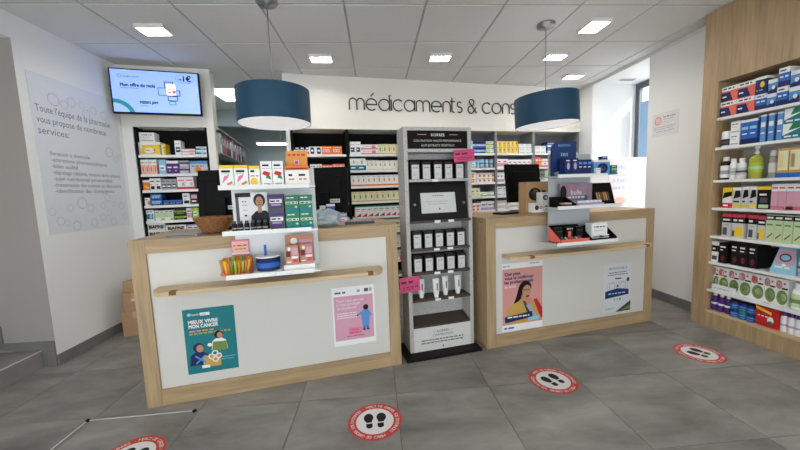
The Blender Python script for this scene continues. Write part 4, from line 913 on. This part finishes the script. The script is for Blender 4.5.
LR(ZM, 269, 285, 1, .105, 'purplewhite', 'purple and grey cartons', pl, v=2.08, stack=2)
LR(ZM, 286, 313.5, 2, .10, 'greenpack', 'green packs with white band', pl, v=2.08, stack=2)
pl = 'left rack bottom tier'; ZB = .8205
# round tubs
TUBS = ['O', 'L', 'X', 'Y', 'O', 'e', 'L']
u = K.at(235, .90, 2.08); o = empty('lip_balm_tub', K.w(u, 2.115, ZB+.0006), KTH, 'clear round tub of orange and lime tubes, bottom tier of the left rack', 'tub')
MB().lathe([(.085, 0), (.09, .006), (.09, .012), (.001, .012)], mat('salmon_tray', s2l(232, 140, 110), .4), 24).part('tray', o)
for k in range(26):
    a = 2*math.pi*k/26; r = .072
    MB().tube([(r*math.cos(a), r*math.sin(a), .013), ((r+.012)*math.cos(a), (r+.012)*math.sin(a), .085+.01*random.random())], [.007, .0085], TUBS[k % 7], 6).part('tube', o)
MB().lathe([(.05, .012), (.05, .07)], 'F', 20).part('core', o)
u = K.at(267.5, .90, 2.08); o = empty('round_tub', K.w(u, 2.115, ZB+.0006), KTH, 'navy blue round tub on white stand, bottom tier of the left rack', 'tub')
MB().lathe([(.085, 0), (.085, .01)], WH, 24).part('tray', o); m = MB().lathe([(.066, .0105), (.068, .085), (.064, .088)], 'N', 24); m.lathe([(.0686, .03), (.0692, .06)], 'B', 24, caps=False); m.part('tub_body', o)
MB().lathe([(.07, .0885), (.07, .096)], WH, 24).part('lid', o); MB().box(-.02, -.006, -.004, .004, .0965, .16, pm('B')).part('handle', o)
u = K.at(239, 1.0, 2.19); m = MB().box(-.05, .05, 0, .004, 0, .19, pm('P')); m.rect(-.045, .11, .045, .18, -.0006, 'H'); m.dashes(-.04, .04, .15, .008, -.001, 'J'); m.dashes(-.03, .03, .13, .006, -.001, 'J'); m.rect(-.05, .1, .05, .11, -.0006, 'W')
m.thing('display_card', K.w(u, 2.215, ZB+.0003), KTH, 'pink card behind the orange and lime tubes', 'display card')
u0, u1 = K.at(284, .86, 2.06), K.at(315, .86, 2.06); o = empty('counter_display_box', K.w((u0+u1)/2, 2.055, ZB), KTH, 'white display box with floral pink sachets, bottom tier of the left rack', 'display box'); w_ = u1-u0
MB().box(-w_/2, w_/2, 0, .10, 0, .035, WH).part('tray', o); linked('floral_card', carton_mesh(w_*.95, .006, .205, 'floral'), o, (.004, .094, 0))
for i in range(2): linked('sachet_pack', carton_mesh(w_*.42, .03, .115, 'floral'), o, (-w_*.23+w_*.46*i, .02+.02*i, .0355))

# ------------------------------------------------------------------ left counter top things
WICK = mat('brown_wicker', s2l(150, 100, 58), .7, noise=.35, nscale=(60, 60, 120), bump=.5)
u = K.at(214, CH, 2.42); o = empty('wicker_bowl', K.w(u, 2.45, CH), KTH, 'round brown wicker bowl on the left counter', 'bowl'); o.scale = (1.05, 1.05, 1.35)
m = MB()
for k in range(9):
    t = k/8; r = .055+.055*t**.7; m.tube([(r*math.cos(2*math.pi*j/28), r*math.sin(2*math.pi*j/28), .008+.068*t) for j in range(29)], .006, WICK, 6)
m.part('woven_coils', o); MB().lathe([(.001, .003), (.056, .003), (.104, .07), (.1, .07), (.052, .008), (.001, .008)], WICK, 28, caps=False).part('bowl_shell', o)
MB().lathe([(.001, .05), (.085, .048), (.05, .07), (.001, .078)], pm('Z'), 18, caps=False).part('tissue', o)
m = MB().box(-.10, .10, -.06, .06, 0, .012, 'S'); m.rect(-.09, .004, .09, .009, -.0605, 'D'); m.thing('payment_pad', K.w(K.at(186, CH, 2.4), 2.40, CH), KTH-.2, 'flat grey pad left of the wicker bowl', 'pad')
BAG = mat('clear_plastic_bag', s2l(206, 222, 228), .12, noise=.08, nscale=(30, 30, 30), trans=.35)
bm = bmesh.new(); bmesh.ops.create_icosphere(bm, subdivisions=3, radius=1); rr = random.Random(5)
for q in bm.verts:
    s_ = 1+rr.uniform(-.16, .14); q.co = (q.co.x*.10*s_, q.co.y*.075*s_, max(0, .062+q.co.z*.066*s_))
bm.verts.index_update(); m = MB().add([q.co for q in bm.verts], [[q.index for q in f.verts] for f in bm.faces], BAG); bm.free()
m.thing('plastic_bag', K.w(K.at(327, CH+.05, 2.4), 2.42, CH), KTH, 'crumpled clear plastic bag right of the left rack', 'bag')
carton(K, K.at(331, CH+.1, 2.53), 2.53, CH, .06, .05, .155, 'bluetall', 'white and blue slim carton before the middle monitor'); carton(K, K.at(323, CH+.1, 2.54), 2.545, CH, .042, .05, .145, 'whiteorange', 'slim white and orange carton before the middle monitor')
carton(K, K.at(341, CH+.02, 2.5), 2.50, CH, .09, .08, .05, 'pinkstripe', 'low pink and white carton on the left counter beside the plastic bag')
m = MB().box(-.11, .11, -.07, .07, 0, .018, 'D', .004); kb = m.part('card_terminal', None, K.w(K.at(360, CH, 2.5), 2.52, CH), (0, 0, KTH-.1)); tag(kb, 'dark grey card terminal on the left counter near its right end', 'terminal')
q = MB()
for i in range(8):
    for j in range(3): q.box(-.09+.023*i, -.072+.023*i, -.05+.03*j, -.028+.03*j, .0182, .021, 'S')
q.part('keys', kb)

# cardboard boxes
def cbox(x, y_, z, w_, d_, h_, rz, label, holes=True):
    o = empty('cardboard_box', (x, y_, z), rz, label, 'cardboard box', 'brown cardboard boxes on the floor')
    MB().box(-w_/2, w_/2, -d_/2, d_/2, 0, h_, KRAFT, .003).part('box_body', o)
    m = MB().box(-.025, .025, -d_/2-.0008, d_/2+.0008, h_*.75, h_+.0008, mat('packing_tape', s2l(196, 170, 130), .25)); m.part('packing_tape', o)
    if holes: MB().box(-.035, .035, -d_/2-.001, -d_/2, h_*.55, h_*.68, pm('Z')).part('paper_label', o)
cbox(-2.31, 3.36, 0, .25, .30, .235, .02, 'lower cardboard box stacked by the left wall behind the counter', False)
cbox(-2.30, 3.36, .2355, .23, .28, .18, -.03, 'middle cardboard box stacked by the left wall behind the counter')
cbox(-2.31, 3.38, .416, .22, .26, .10, .05, 'top cardboard box stacked by the left wall behind the counter', False)
cbox(2.92, 3.52, 0, .17, .24, .235, 0, 'cardboard box on the floor behind the right end of the right counter')

# ------------------------------------------------------------------ right counter top things
u0, u1 = K.at(526, 1.2, 2.39), K.at(549, 1.2, 2.39); w_ = u1-u0
o = empty('kraft_display_box', K.w((u0+u1)/2, 2.31, CH), KTH, 'brown kraft display box with black ring logo on the right counter', 'display box')
linked('back_card', carton_mesh(w_, .10, .27, 'kraftlogo'), o, (0, .081, 0)); MB().box(-w_/2, w_/2, 0, .08, 0, .02, KRAFT).part('tray', o)
for i in range(2): carton(K, (u0+u1)/2-w_*.21+w_*.42*i, 2.315, CH+.0205, w_*.40, .07, .075, 'cring', '%s lower white carton with blue ring in the kraft display' % ('left', 'right')[i], name='lozenge_carton', group='ring cartons in the kraft display')
carton(K, (u0+u1)/2+w_*.2, 2.318, CH+.096, w_*.56, .065, .085, 'cring', 'upper white carton with blue ring in the kraft display', name='lozenge_carton', group='ring cartons in the kraft display')
kb = MB().box(-.15, .15, -.06, .06, 0, .016, 'K', .003).part('keyboard', None, K.w(K.at(508, CH, 2.6), 2.56, CH), (0, 0, KTH+.15)); tag(kb, 'black keyboard below the right monitor', 'keyboard')
q = MB()
for i in range(11):
    for j in range(4): q.box(-.14+.0255*i, -.118+.0255*i, -.05+.026*j, -.03+.026*j, .0162, .02, 'D')
q.part('keys', kb)
# right rack
RG = 2.03
o = empty('product_rack', K.w(1.72, VR, .835), KTH, 'grey three-tier cosmetics rack on the front of the right counter', 'rack')
GRY = mat('grey_acrylic', s2l(190, 194, 196), .3, noise=.01)
MB().box(.085, .48, .20, .208, -.03, .68, GRY).part('back_panel', o)
for z, a, b, nm in ((.505, 0, .44, 0), (.275, 0, .58, 0), (.005, 0, .56, 0)):
    s_ = MB().box(a, b, 0, .1995, z-.01, z, GRY).part('shelf', o); MB().box(a, b, -.004, 0, z-.014, z+.010, BOARDW).part('front_lip', s_)
ZT, ZMi, ZBo = 1.3405, 1.1105, .8405
# blue header card
u0, u1 = K.at(552.5, 1.4, 2.12), K.at(577, 1.4, 2.12); w_ = u1-u0
pts = [(-w_/2, 0), (w_/2, 0), (w_/2, .24)]+[(w_/2-.02+.02*math.cos(t), .24+.02*math.sin(t)) for t in (.5, 1.1)]+[(w_/2-.02, .26), (-w_/2+.03, .25), (-w_/2, .22)]
m = MB().prism(pts, 0, .012, mat('night_blue_card', s2l(22, 48, 104), .4, noise=.3, nscale=(10, 10, 10))); m.text('BIORYTHM', 0, .222, .022, -.0008, pm('A'), 'c', wmax=w_*.8); m.text('zen', 0, .15, .05, -.0008, pm('A'), 'c'); m.ell(0, .02, .09, .02, -.0006, 'S', 18); m.ell(-.02, .09, .02, .02, -.0006, 'B')
m.thing('display_card', K.w((u0+u1)/2, 2.13, ZT), KTH, 'night blue header card at the top left of the right rack', 'display card')
pl = 'right rack top tier'
def RRW(z, x0, x1, n, h_, des, look, v=2.05, d_=.06, place=None, **k): row(K, v, z, x0, x1, n, h_, des, look, place or pl, d_=d_, **k)
RRW(ZT, 565, 578, 2, .125, 'navysun', 'navy cartons with lilac sun')
RRW(ZT, 578.5, 591.5, 3, .115, 'navytall', 'slim navy cartons')
RRW(ZT, 593.5, 610, 1, .11, 'bluecube', 'blue carton with round window')
carton(K, K.at(605, ZT+.11, 2.07), 2.07, ZT+.1105, .05, .04, .03, 'navybox', 'tiny dark carton on top of the blue carton with round window')
RRW(ZT, 599-3, 601, 1, .05, 'white', 'tiny white carton', v=2.025, d_=.02)
RRW(ZT, 611, 617, 1, .07, 'greenpack', 'small green carton')
pl = 'right rack middle tier'
u0, u1 = K.at(560, 1.2, 2.17), K.at(592, 1.2, 2.17); w_ = u1-u0
m = MB().box(-w_/2, w_/2, 0, .008, 0, .175, mat('pastel_gradient_card', s2l(160, 128, 148), .4, noise=.35, nscale=(7, 7, 7))); m.text('bulle', 0, .085, .055, -.0008, WH, 'c'); m.dashes(-.08, .08, .06, .01, -.0008, 'W'); m.ell(-w_*.4, .1, .03, .06, -.0006, 'k', 16); m.ell(.09, .06, .02, .02, -.0006, 'T'); m.ell(.03, .03, .012, .012, -.0006, 'P')
m.thing('display_card', K.w((u0+u1)/2, 2.17, ZMi), KTH, 'pink and teal cosmetics card on the middle tier of the right rack', 'display card')
# black wedge tray left, with tray of small pots, wedge display right
def tray(u0, u1, v0, v1, z, hb, hf, label, matl=BLK, extra=None):
    o = empty('display_tray', K.w(u0, v0, z), KTH, label, 'display tray'); W_ = u1-u0; D_ = v1-v0
    MB().box(0, W_, 0, D_, 0, .006, matl).part('tray_floor', o)
    for x in (0, W_-.005): MB().prismx([(0, .0065), (D_, .0065), (D_, hb), (0, hf)][::-1], x, x+.005, matl).part('side_wall', o)
    MB().box(.0055, W_-.0055, D_-.005, D_, .0065, hb, matl).part('back_wall', o)
    MB().box(.0055, W_-.0055, 0, .004, .0065, max(hf, .012), extra or matl).part('front_wall', o); return o
tray(K.at(551, ZMi, 2.13), K.at(576.5, ZMi, 2.03), 2.03, 2.15, ZMi, .075, .02, 'low black tray at left on the middle tier of the right rack')
m = MB().box(-.03, .03, -.03, .03, 0, .022, 'H'); m.thing('compact_case', K.w(K.at(568.5, ZMi, 2.06), 2.09, ZMi+.0072), KTH, 'peach compact case in the low black tray', 'compact')
t0, t1 = K.at(579.5, ZMi, 2.03), K.at(604, ZMi, 2.03)
tray(t0, t1, 2.03, 2.16, ZMi, .03, .02, 'white tray of tiny pots on the middle tier of the right rack', pm('I'))
for i in range(6):
    for j in range(2):
        bottle(K, t0+.018+(t1-t0-.036)*i/5, 2.04+.05*j, ZMi+.0065, .014, .034, 'jar', 'W', ('W', 'S')[j], ['I', 'B'], '%s from left in the %s row of tiny white pots on the right rack' % (ORD[i], ('front', 'rear')[j]), 'tiny pots on the right rack', 'pot', 'cream_pot')
w0, w1 = K.at(596, ZMi, 2.13), K.at(617, ZMi, 2.13)
o = empty('tester_display', K.w(w0, 2.152, ZMi+.0003), KTH, 'black wedge display of skin-tone pencils on the middle tier of the right rack', 'display stand'); W_ = w1-w0
MB().prismx([(-.005, 0.0), (.06, 0), (.06, .17), (.045, .17)][::-1], 0, W_, BLK).part('wedge_body', o)
m = MB().poly([(.01, .11), (W_-.02, .10), (W_-.02, .15), (.03, .16)], 0, 'f'); m.ell(W_*.5, .135, .035, .022, -.0006, 'M', 16); m.ell(W_*.62, .13, .02, .014, -.0012, 'f', 14); m.part('face_photo', o, (0, .022, 0), (-.27, 0, 0))
for i in range(6): MB().tube([(.03+.022*i, -.012, .03), (.03+.022*i, .008, .095)], .006, ('f', 'F', 'U')[i % 3], 6).part('pencil', o)
pl = 'right rack bottom tier'
t0, t1 = K.at(552, ZBo, 2.12), K.at(590, ZBo, 2.03)
o = tray(t0, t1, 2.03, 2.16, ZBo, .125, .03, 'salmon and black tester tray, bottom tier of the right rack', BLK, pm('X'))
MB().prismx([(0, .007), (.125, .007), (.125, .12), (0, .03)][::-1], -.004, -.0005, pm('X')).part('side_sheet', o)
for i in range(3): carton(K, t0+.04+(t1-t0-.08)*i/2, 2.09, ZBo+.0072, .066, .03, .105, ('blackplain', 'testerblk', 'blackplain')[i], ('left black tester box in the salmon tray', 'black tester box with salmon square in the salmon tray', 'right black tester box in the salmon tray')[i], name='tester_box', group='tester boxes on the right rack')
for i in range(7): MB().tube([(0, 0, .006), (.0, .016, .012), (0, .05, .03)], .007, ('X', 'f', 'W')[i % 3], 6).thing('lip_crayon', K.w(t0+.025+.031*i, 2.036, ZBo+.0065), KTH, '%s from left of the stubby crayons lying in the salmon tray' % ORD[i], 'crayon', 'crayons in the salmon tray')
t0, t1 = K.at(592, ZBo, 2.03), K.at(617, ZBo, 2.03)
tray(t0, t1, 2.03, 2.15, ZBo, .11, .02, 'black tray with white carton, bottom tier of the right rack')
carton(K, (t0+t1)/2-.01, 2.07, ZBo+.0065, .15, .06, .125, 'white', 'white carton standing in the black tray on the right rack')
carton(K, (t0+t1)/2+.02, 2.038, ZBo+.0065, .06, .025, .035, 'blackwhite', 'tiny black and white carton before the white carton on the right rack')

# poster board in the window recess
m = MB().box(-.28, .28, 0, .012, 0, .62, mat('pale_pink_board', s2l(244, 232, 232), .5, noise=.02)); y = -.0008
for k, (t, c) in enumerate((('PROFITEZ', 'A'), ('VACCINATION', 'H'), ('À PARTIR DE 65', 'A'), ('sans ordonnance', 'A'))): m.text(t, .0, .47-.085*k, .07, y, pm(c), 'c', wmax=.46)
m.ring(.14, .06, .07, .1, y, pm('H'), 24); m.ell(-.12, .06, .08, .05, y, 'H', 20)
m.thing('window_poster', (3.34, 4.16, .981), 0, 'pale pink poster board with blue lettering in the window recess', 'poster')
m = MB().box(-.006, 0, -.10, .10, 0, .8, mat('pale_blue_sheet', s2l(150, 186, 224), .5, noise=.06, nscale=(3, 3, 3))); m.thing('window_view_sheet', (3.6535, 4.29, 1.55), 0, 'pale blue sheet added as the view outside the window', 'sheet')  # added sheet, its blue stands in for the daylight view outside
o = empty('recess_vent', (3.35, 4.25, 2.62), 0, 'small white grille on the ceiling of the window recess', 'vent'); MB().box(-.10, .10, -.04, .04, -.01, -.0005, TRIMW).part('frame', o)
for k in range(5): MB().box(-.09, .09, -.03+.0135*k, -.024+.0135*k, -.014, -.0102, GRID).part('slat', o)

# ------------------------------------------------------------------ office bookshelf
bs = empty('office_bookshelf', K.w(-1.00, 4.37, 0), KTH, 'white shelves of folders along the corridor behind the left post', 'shelving')
bl = []
for z in (1.55, 1.80, 2.075): MB().box(-.30, .03, 0, 1.9, z-.014, z, OFFICEWALL).part('shelf', bs)
MB().box(-.31, -.301, 0, 1.9, 0, 2.1, OFFICEWALL).part('back_panel', bs)
rr = random.Random(11); v = 4.38; i = 0
cols = ['W', 'D', 'R', 'R', 'K', 'K', 'K', 'W', 'J', 'K', 'W', 'R', 'A', 'K', 'K', 'W', 'V', 'K', 'J', 'S']
names = dict(W='white', D='grey', R='red', K='black', J='crimson', S='silver', A='sky blue', V='purple')
cnt = {}
for c in cols: cnt[c] = cnt.get(c, 0)+1
seen = {}
for c in cols:
    t = rr.uniform(.06, .10); h_ = rr.uniform(.21, .25); seen[c] = seen.get(c, 0)+1
    o = empty('ring_binder', K.w(-1.085, v, 1.8006), KTH, ('%s of the %s %s folders from the front, on the corridor shelf' % (ORD[seen[c]-1], NUM[cnt[c]-1], names[c])) if cnt[c] > 1 else 'single %s folder on the corridor shelf' % names[c], 'folder', 'folders on the corridor shelf')
    MB().box(-.1, .1, 0, t-.004, 0, h_, pm(c)).part('cover', o); MB().box(.1, .1008, t*.2, t*.75, h_*.45, h_*.8, 'Z' if c not in 'WZ' else 'S').part('spine_label', o); v += t
for i in range(8): carton(K, -1.04, 4.48+.2*i, 1.5505, .14, .15, rr.uniform(.1, .2), ['lime', 'cream', 'sky', 'white', 'tealpic', 'yellow', 'sky', 'white'][i], '%s from the front of eight storage cartons on the lower corridor shelf' % ORD[i], name='storage_carton', group='cartons on the lower corridor shelf', rot=math.radians(90))

# ------------------------------------------------------------------ oak wall unit on the right
RL = [.15, .335, .575, .80, 1.038, 1.269, 1.536, 1.776]; UT = 2.066; UL = 2.2; UD = .30
ru = empty('oak_shelf_unit', R.w(0, 0, 0), R.a, 'tall oak wall unit with white shelves of products on the right', 'shelving')
MB().box(0, .122, 0, .03, 0, 2.645, OAK, .002).part('front_stile', ru)
MB().box(.123, UL, 0, .03, UT, 2.645, OAK, .002).part('fascia', ru)
MB().box(.123, UL, 0, .03, 0, RL[0]-.02, OAK, .002).part('plinth', ru)
MB().box(0, .02, .0305, UD, 0, 2.645, OAK).part('side_panel', ru)
MB().box(.10, .1215, .0305, UD-.01, RL[0], UT, OAK).part('inner_side', ru)
MB().box(.1225, UL, UD-.012, UD, RL[0], UT, mat('pale_unit_back', s2l(206, 202, 196), .5, noise=.02)).part('back_panel', ru)
MB().box(.123, UL, .0305, UD-.0125, UT, UT+.02, OAKH).part('top_board', ru)
MB().box(.123, UL, 0, UD-.0125, RL[0]-.0195, RL[0], PLY).part('bottom_board', ru)
for z in RL[1:]:
    MB().box(.1225, UL, .004, UD-.0125, z-.022, z, BOARDW, .002).part('shelf', ru)
VU = .03
def U(l, x0, x1, n, h_, des, look, place, v=VU, **k): row(R, v, RL[l]+.0003, x0, x1, n, h_, des, look, place, lim=(.124, 2.1), **k)
pu = 'top oak unit shelf'
U(7, 719, 754, 2, .118, 'salmonnavy', 'salmon and navy cartons', pu, stack=2)
U(7, 754.5, 766, 1, .115, 'bluetop', 'blue carton with white top', pu)
carton(R, R.at(760.5, 1.9, VU), VU, RL[7]+.1158, R.at(766, 1.9, VU)-R.at(754.5, 1.9, VU), .12, .125, 'navydot', 'navy carton with yellow dot, top shelf of the oak unit')
U(7, 766.5, 776, 1, .10, 'bluepic', 'blue picture cartons', pu, stack=2)
U(7, 776.5, 788, 1, .13, 'bluetop', 'tall blue cartons with white top', pu, stack=2)
U(7, 788.5, 800, 1, .11, 'bluepic', 'large blue picture cartons at the picture edge', pu, stack=2)
U(7, 800.5, 818, 2, .12, 'white', 'plain white cartons', pu, stack=2)
pu = 'second oak unit shelf'
bottle(R, R.at(723.5, 1.58, VU), VU, RL[6], .036, .125, 'jar', 'W', 'W', ['N', 'U'], 'white jar with navy label at the left of the second oak unit shelf', None, 'jar', 'cream_jar', (.1, .5))
U(6, 729.5, 739.5, 1, .095, 'white', 'plain white cartons', pu, stack=2)
U(6, 740, 757.5, 2, .185, 'bluetall', 'tall blue cartons', pu)
U(6, 758, 782, 3, .20, 'bluestripe', 'blue striped cartons', pu)
U(6, 782.5, 803, 1, .105, 'greenblue', 'wide green and blue cartons', pu, stack=2)
U(6, 804, 818, 1, .18, 'sky', 'pale blue carton past the green ones', pu)
pu = 'third oak unit shelf'
def RB_(l, x, r, h_, kind, body, cap, lc, lab, group=None, **k): return bottle(R, R.at(x, RL[l]+.05, VU+.01), VU+.005, RL[l], r, h_, kind, body, cap, lc, lab, group, **k)
RB_(5, 722.5, .036, .185, 'round', 'K', 'W', ['W', 'S'], 'dark bottle with white label and cap, left end of the third oak unit shelf', band=(.08, .62))
RB_(5, 731.5, .022, .165, 'tall', 'W', 'W', ['Z', 'S'], 'slim white bottle beside the dark bottle on the oak unit')
RB_(5, 739, .031, .165, 'round', 'W', 'W', ['Z', 'D'], 'stout white bottle left of the yellow pump bottle on the oak unit')
YEL = mat('yellow_gel', s2l(206, 204, 84), .12, trans=.3, noise=.03)
RB_(5, 752, .04, .245, 'pump', YEL, 'W', ['L', 'E'], 'yellow green pump bottle on the third oak unit shelf', band=(.2, .5))
CLR = mat('clear_gel', s2l(206, 206, 196), .1, trans=.5)
RB_(5, 771, .026, .20, 'tall', CLR, 'Z', ['Z'], 'clear bottle right of the yellow pump bottle')
U(5, 777, 801, 2, .205, 'yellowdisp', 'golden gel packs with blue base', pu)
U(5, 802, 818, 2, .19, 'white', 'white cartons past the golden packs', pu)
pu = 'fourth oak unit shelf'
U(4, 722, 731.5, 1, .165, 'yellowblack', 'yellow carton with red base', pu)
U(4, 732, 741, 1, .165, 'yellowblack2', 'grey and black carton', pu)
U(4, 741.5, 756.5, 2, .17, 'yellowblack2', 'grey and black cartons with yellow foot', pu)
U(4, 757, 770, 1, .17, 'blackyellow', 'black carton with yellow top', pu)
U(4, 770.5, 802, 4, .185, 'pinkred', 'pink and red cartons', pu)
U(4, 803, 818, 2, .18, 'lavender', 'white cartons past the pink ones', pu)
pu = 'fifth oak unit shelf'
U(3, 722, 731, 1, .19, 'blackred', 'grey carton with red top', pu)
U(3, 731.5, 744, 1, .19, 'blackredyellow', 'grey carton with yellow square', pu)
U(3, 747, 756, 1, .19, 'blackred', 'second grey carton with red top', pu)
U(3, 756.5, 764.5, 1, .185, 'blackredyellow', 'narrow carton with yellow square', pu)
U(3, 765, 802, 4, .20, 'greenherb', 'pale green cartons with black top', pu)
U(3, 803, 820, 2, .19, 'redwhite', 'red and white cartons past the green ones', pu)
pu = 'sixth oak unit shelf'
U(2, 711.5, 718, 1, .175, 'blackwhite', 'narrow white and black carton', pu)
U(2, 718.5, 727, 1, .17, 'black', 'black carton with red mark', pu)
U(2, 730, 757, 3, .185, 'black', 'black cartons with maroon spot', pu)
U(2, 758, 768, 2, .15, 'blackplain', 'plain black cartons', pu, v=VU+.128, d_=.11)
u = R.at(782.5, .65, VU); o = empty('foot_care_pack', R.w(u, VU, RL[2]+.0006), R.a, 'pale blue and pink wedge pack on the sixth oak unit shelf', 'pack')
hw = (R.at(796, .65, VU)-R.at(769.5, .65, VU))/2
m = MB().add([(-hw, 0, 0), (hw, 0, 0), (hw*.86, .12, 0), (-hw*.86, .12, 0), (-hw*.62, .04, .19), (hw*.62, .04, .19), (hw*.6, .11, .19), (-hw*.6, .11, .19)], [(0,3,2,1),(4,5,6,7),(0,1,5,4),(1,2,6,5),(2,3,7,6),(3,0,4,7)], 'A'); m.part('pack_body', o)
m = MB().poly([(-hw*.72, .07), (hw*.72, .07), (hw*.58, .175), (-hw*.58, .175)], 0, 'p'); m.ell(0, .12, .034, .03, -.0005, 'Q', 18); m.ell(0, .12, .026, .02, -.001, 'A', 16); m.dashes(-.05, .05, .04, .014, -.0005, 'W'); m.ell(0, .065, .012, .012, -.0012, 'W', 12); m.part('front_print', o, (0, -.0012, 0), (-math.atan2(.04, .19), 0, 0))
RB_(2, 800.5, .021, .19, 'tall', 'S', 'D', ['Z', 'D'], 'grey bottle right of the blue and pink wedge pack')
U(2, 804, 818, 2, .17, 'white', 'white cartons past the grey bottle', pu)
pu = 'seventh oak unit shelf'
def pouch(x0, x1, h_, lab):
    u0, u1 = R.at(x0, RL[1]+.05, VU+.03), R.at(x1, RL[1]+.05, VU+.03); w_ = (u1-u0)*.97
    me = carton_mesh(w_, .06, h_, 'herbpouch'); o = linked('herb_pouch', me, None, R.w((u0+u1)/2, VU+.03, RL[1]+.0003), (0, 0, R.a)); tag(o, lab, 'pouch', 'green and white herb packs')
xs = [713, 718.5, 728.5, 739, 751, 764, 775.5, 788]
for i in range(7): pouch(xs[i], xs[i+1], .195, '%s from left of seven green and white herb packs on the seventh oak shelf' % ORD[i])
u0, u1 = R.at(714, .36, VU), R.at(736, .36, VU); m = MB().box(-(u1-u0)/2, (u1-u0)/2, 0, .022, 0, .05, WH); m.dashes(-.06, .06, .02, .008, -.0006, 'S'); m.thing('shelf_tray', R.w((u0+u1)/2, .006, RL[1]+.0003), R.a, 'white strip tray before the first herb packs on the oak unit', 'tray')
RB_(1, 794, .029, .19, 'round', 'W', 'W', ['E', 'e'], 'white bottle with green label right of the herb packs', band=(.1, .6))
RB_(1, 805, .028, .185, 'round', 'W', 'Z', ['Z', 'S'], 'plain white bottle right of the green labelled bottle')
pu = 'bottom oak unit shelf'
for i, x in enumerate((713.2, 719.8, 726.4)): RB_(0, x, .0245, .155, 'round', 'V', 'W', ['V', 'W'], '%s from left of three purple bottles with white caps on the bottom oak shelf' % ORD[i], 'purple bottles on the bottom oak shelf', band=(.25, .6))
for i, x in enumerate((733.5, 741.6, 750)):
    for s_ in range(2): bottle(R, R.at(x, .2, VU), VU-.012, RL[0]+.0664*s_, .031, .0655, 'jar', 'B', ('N', 'G')[(i+s_) % 2 if i == 1 else 0], ['b', 'N'], '%s from left in the %s layer of blue tins on the bottom oak shelf' % (ORD[i], ('lower', 'upper')[s_]), 'blue tins on the bottom oak shelf', 'tin', 'balm_tin')
U(0, 755.5, 777, 1, .155, 'redbig', 'big red carton with yellow stripe', pu, v=.02)
for i, x in enumerate((782.5, 790, 797)): RB_(0, x, .0205, .15, 'tall', 'W', 'V', ['W', 'I'], '%s from left of three white bottles with purple caps on the bottom oak shelf' % ORD[i], 'white and purple bottles on the bottom oak shelf')
U(0, 803.5, 818, 2, .13, 'white', 'white cartons past the purple capped bottles', pu)
for k_, n_ in LABELS.items():
    if n_ > 1: print('DUP', n_, k_)
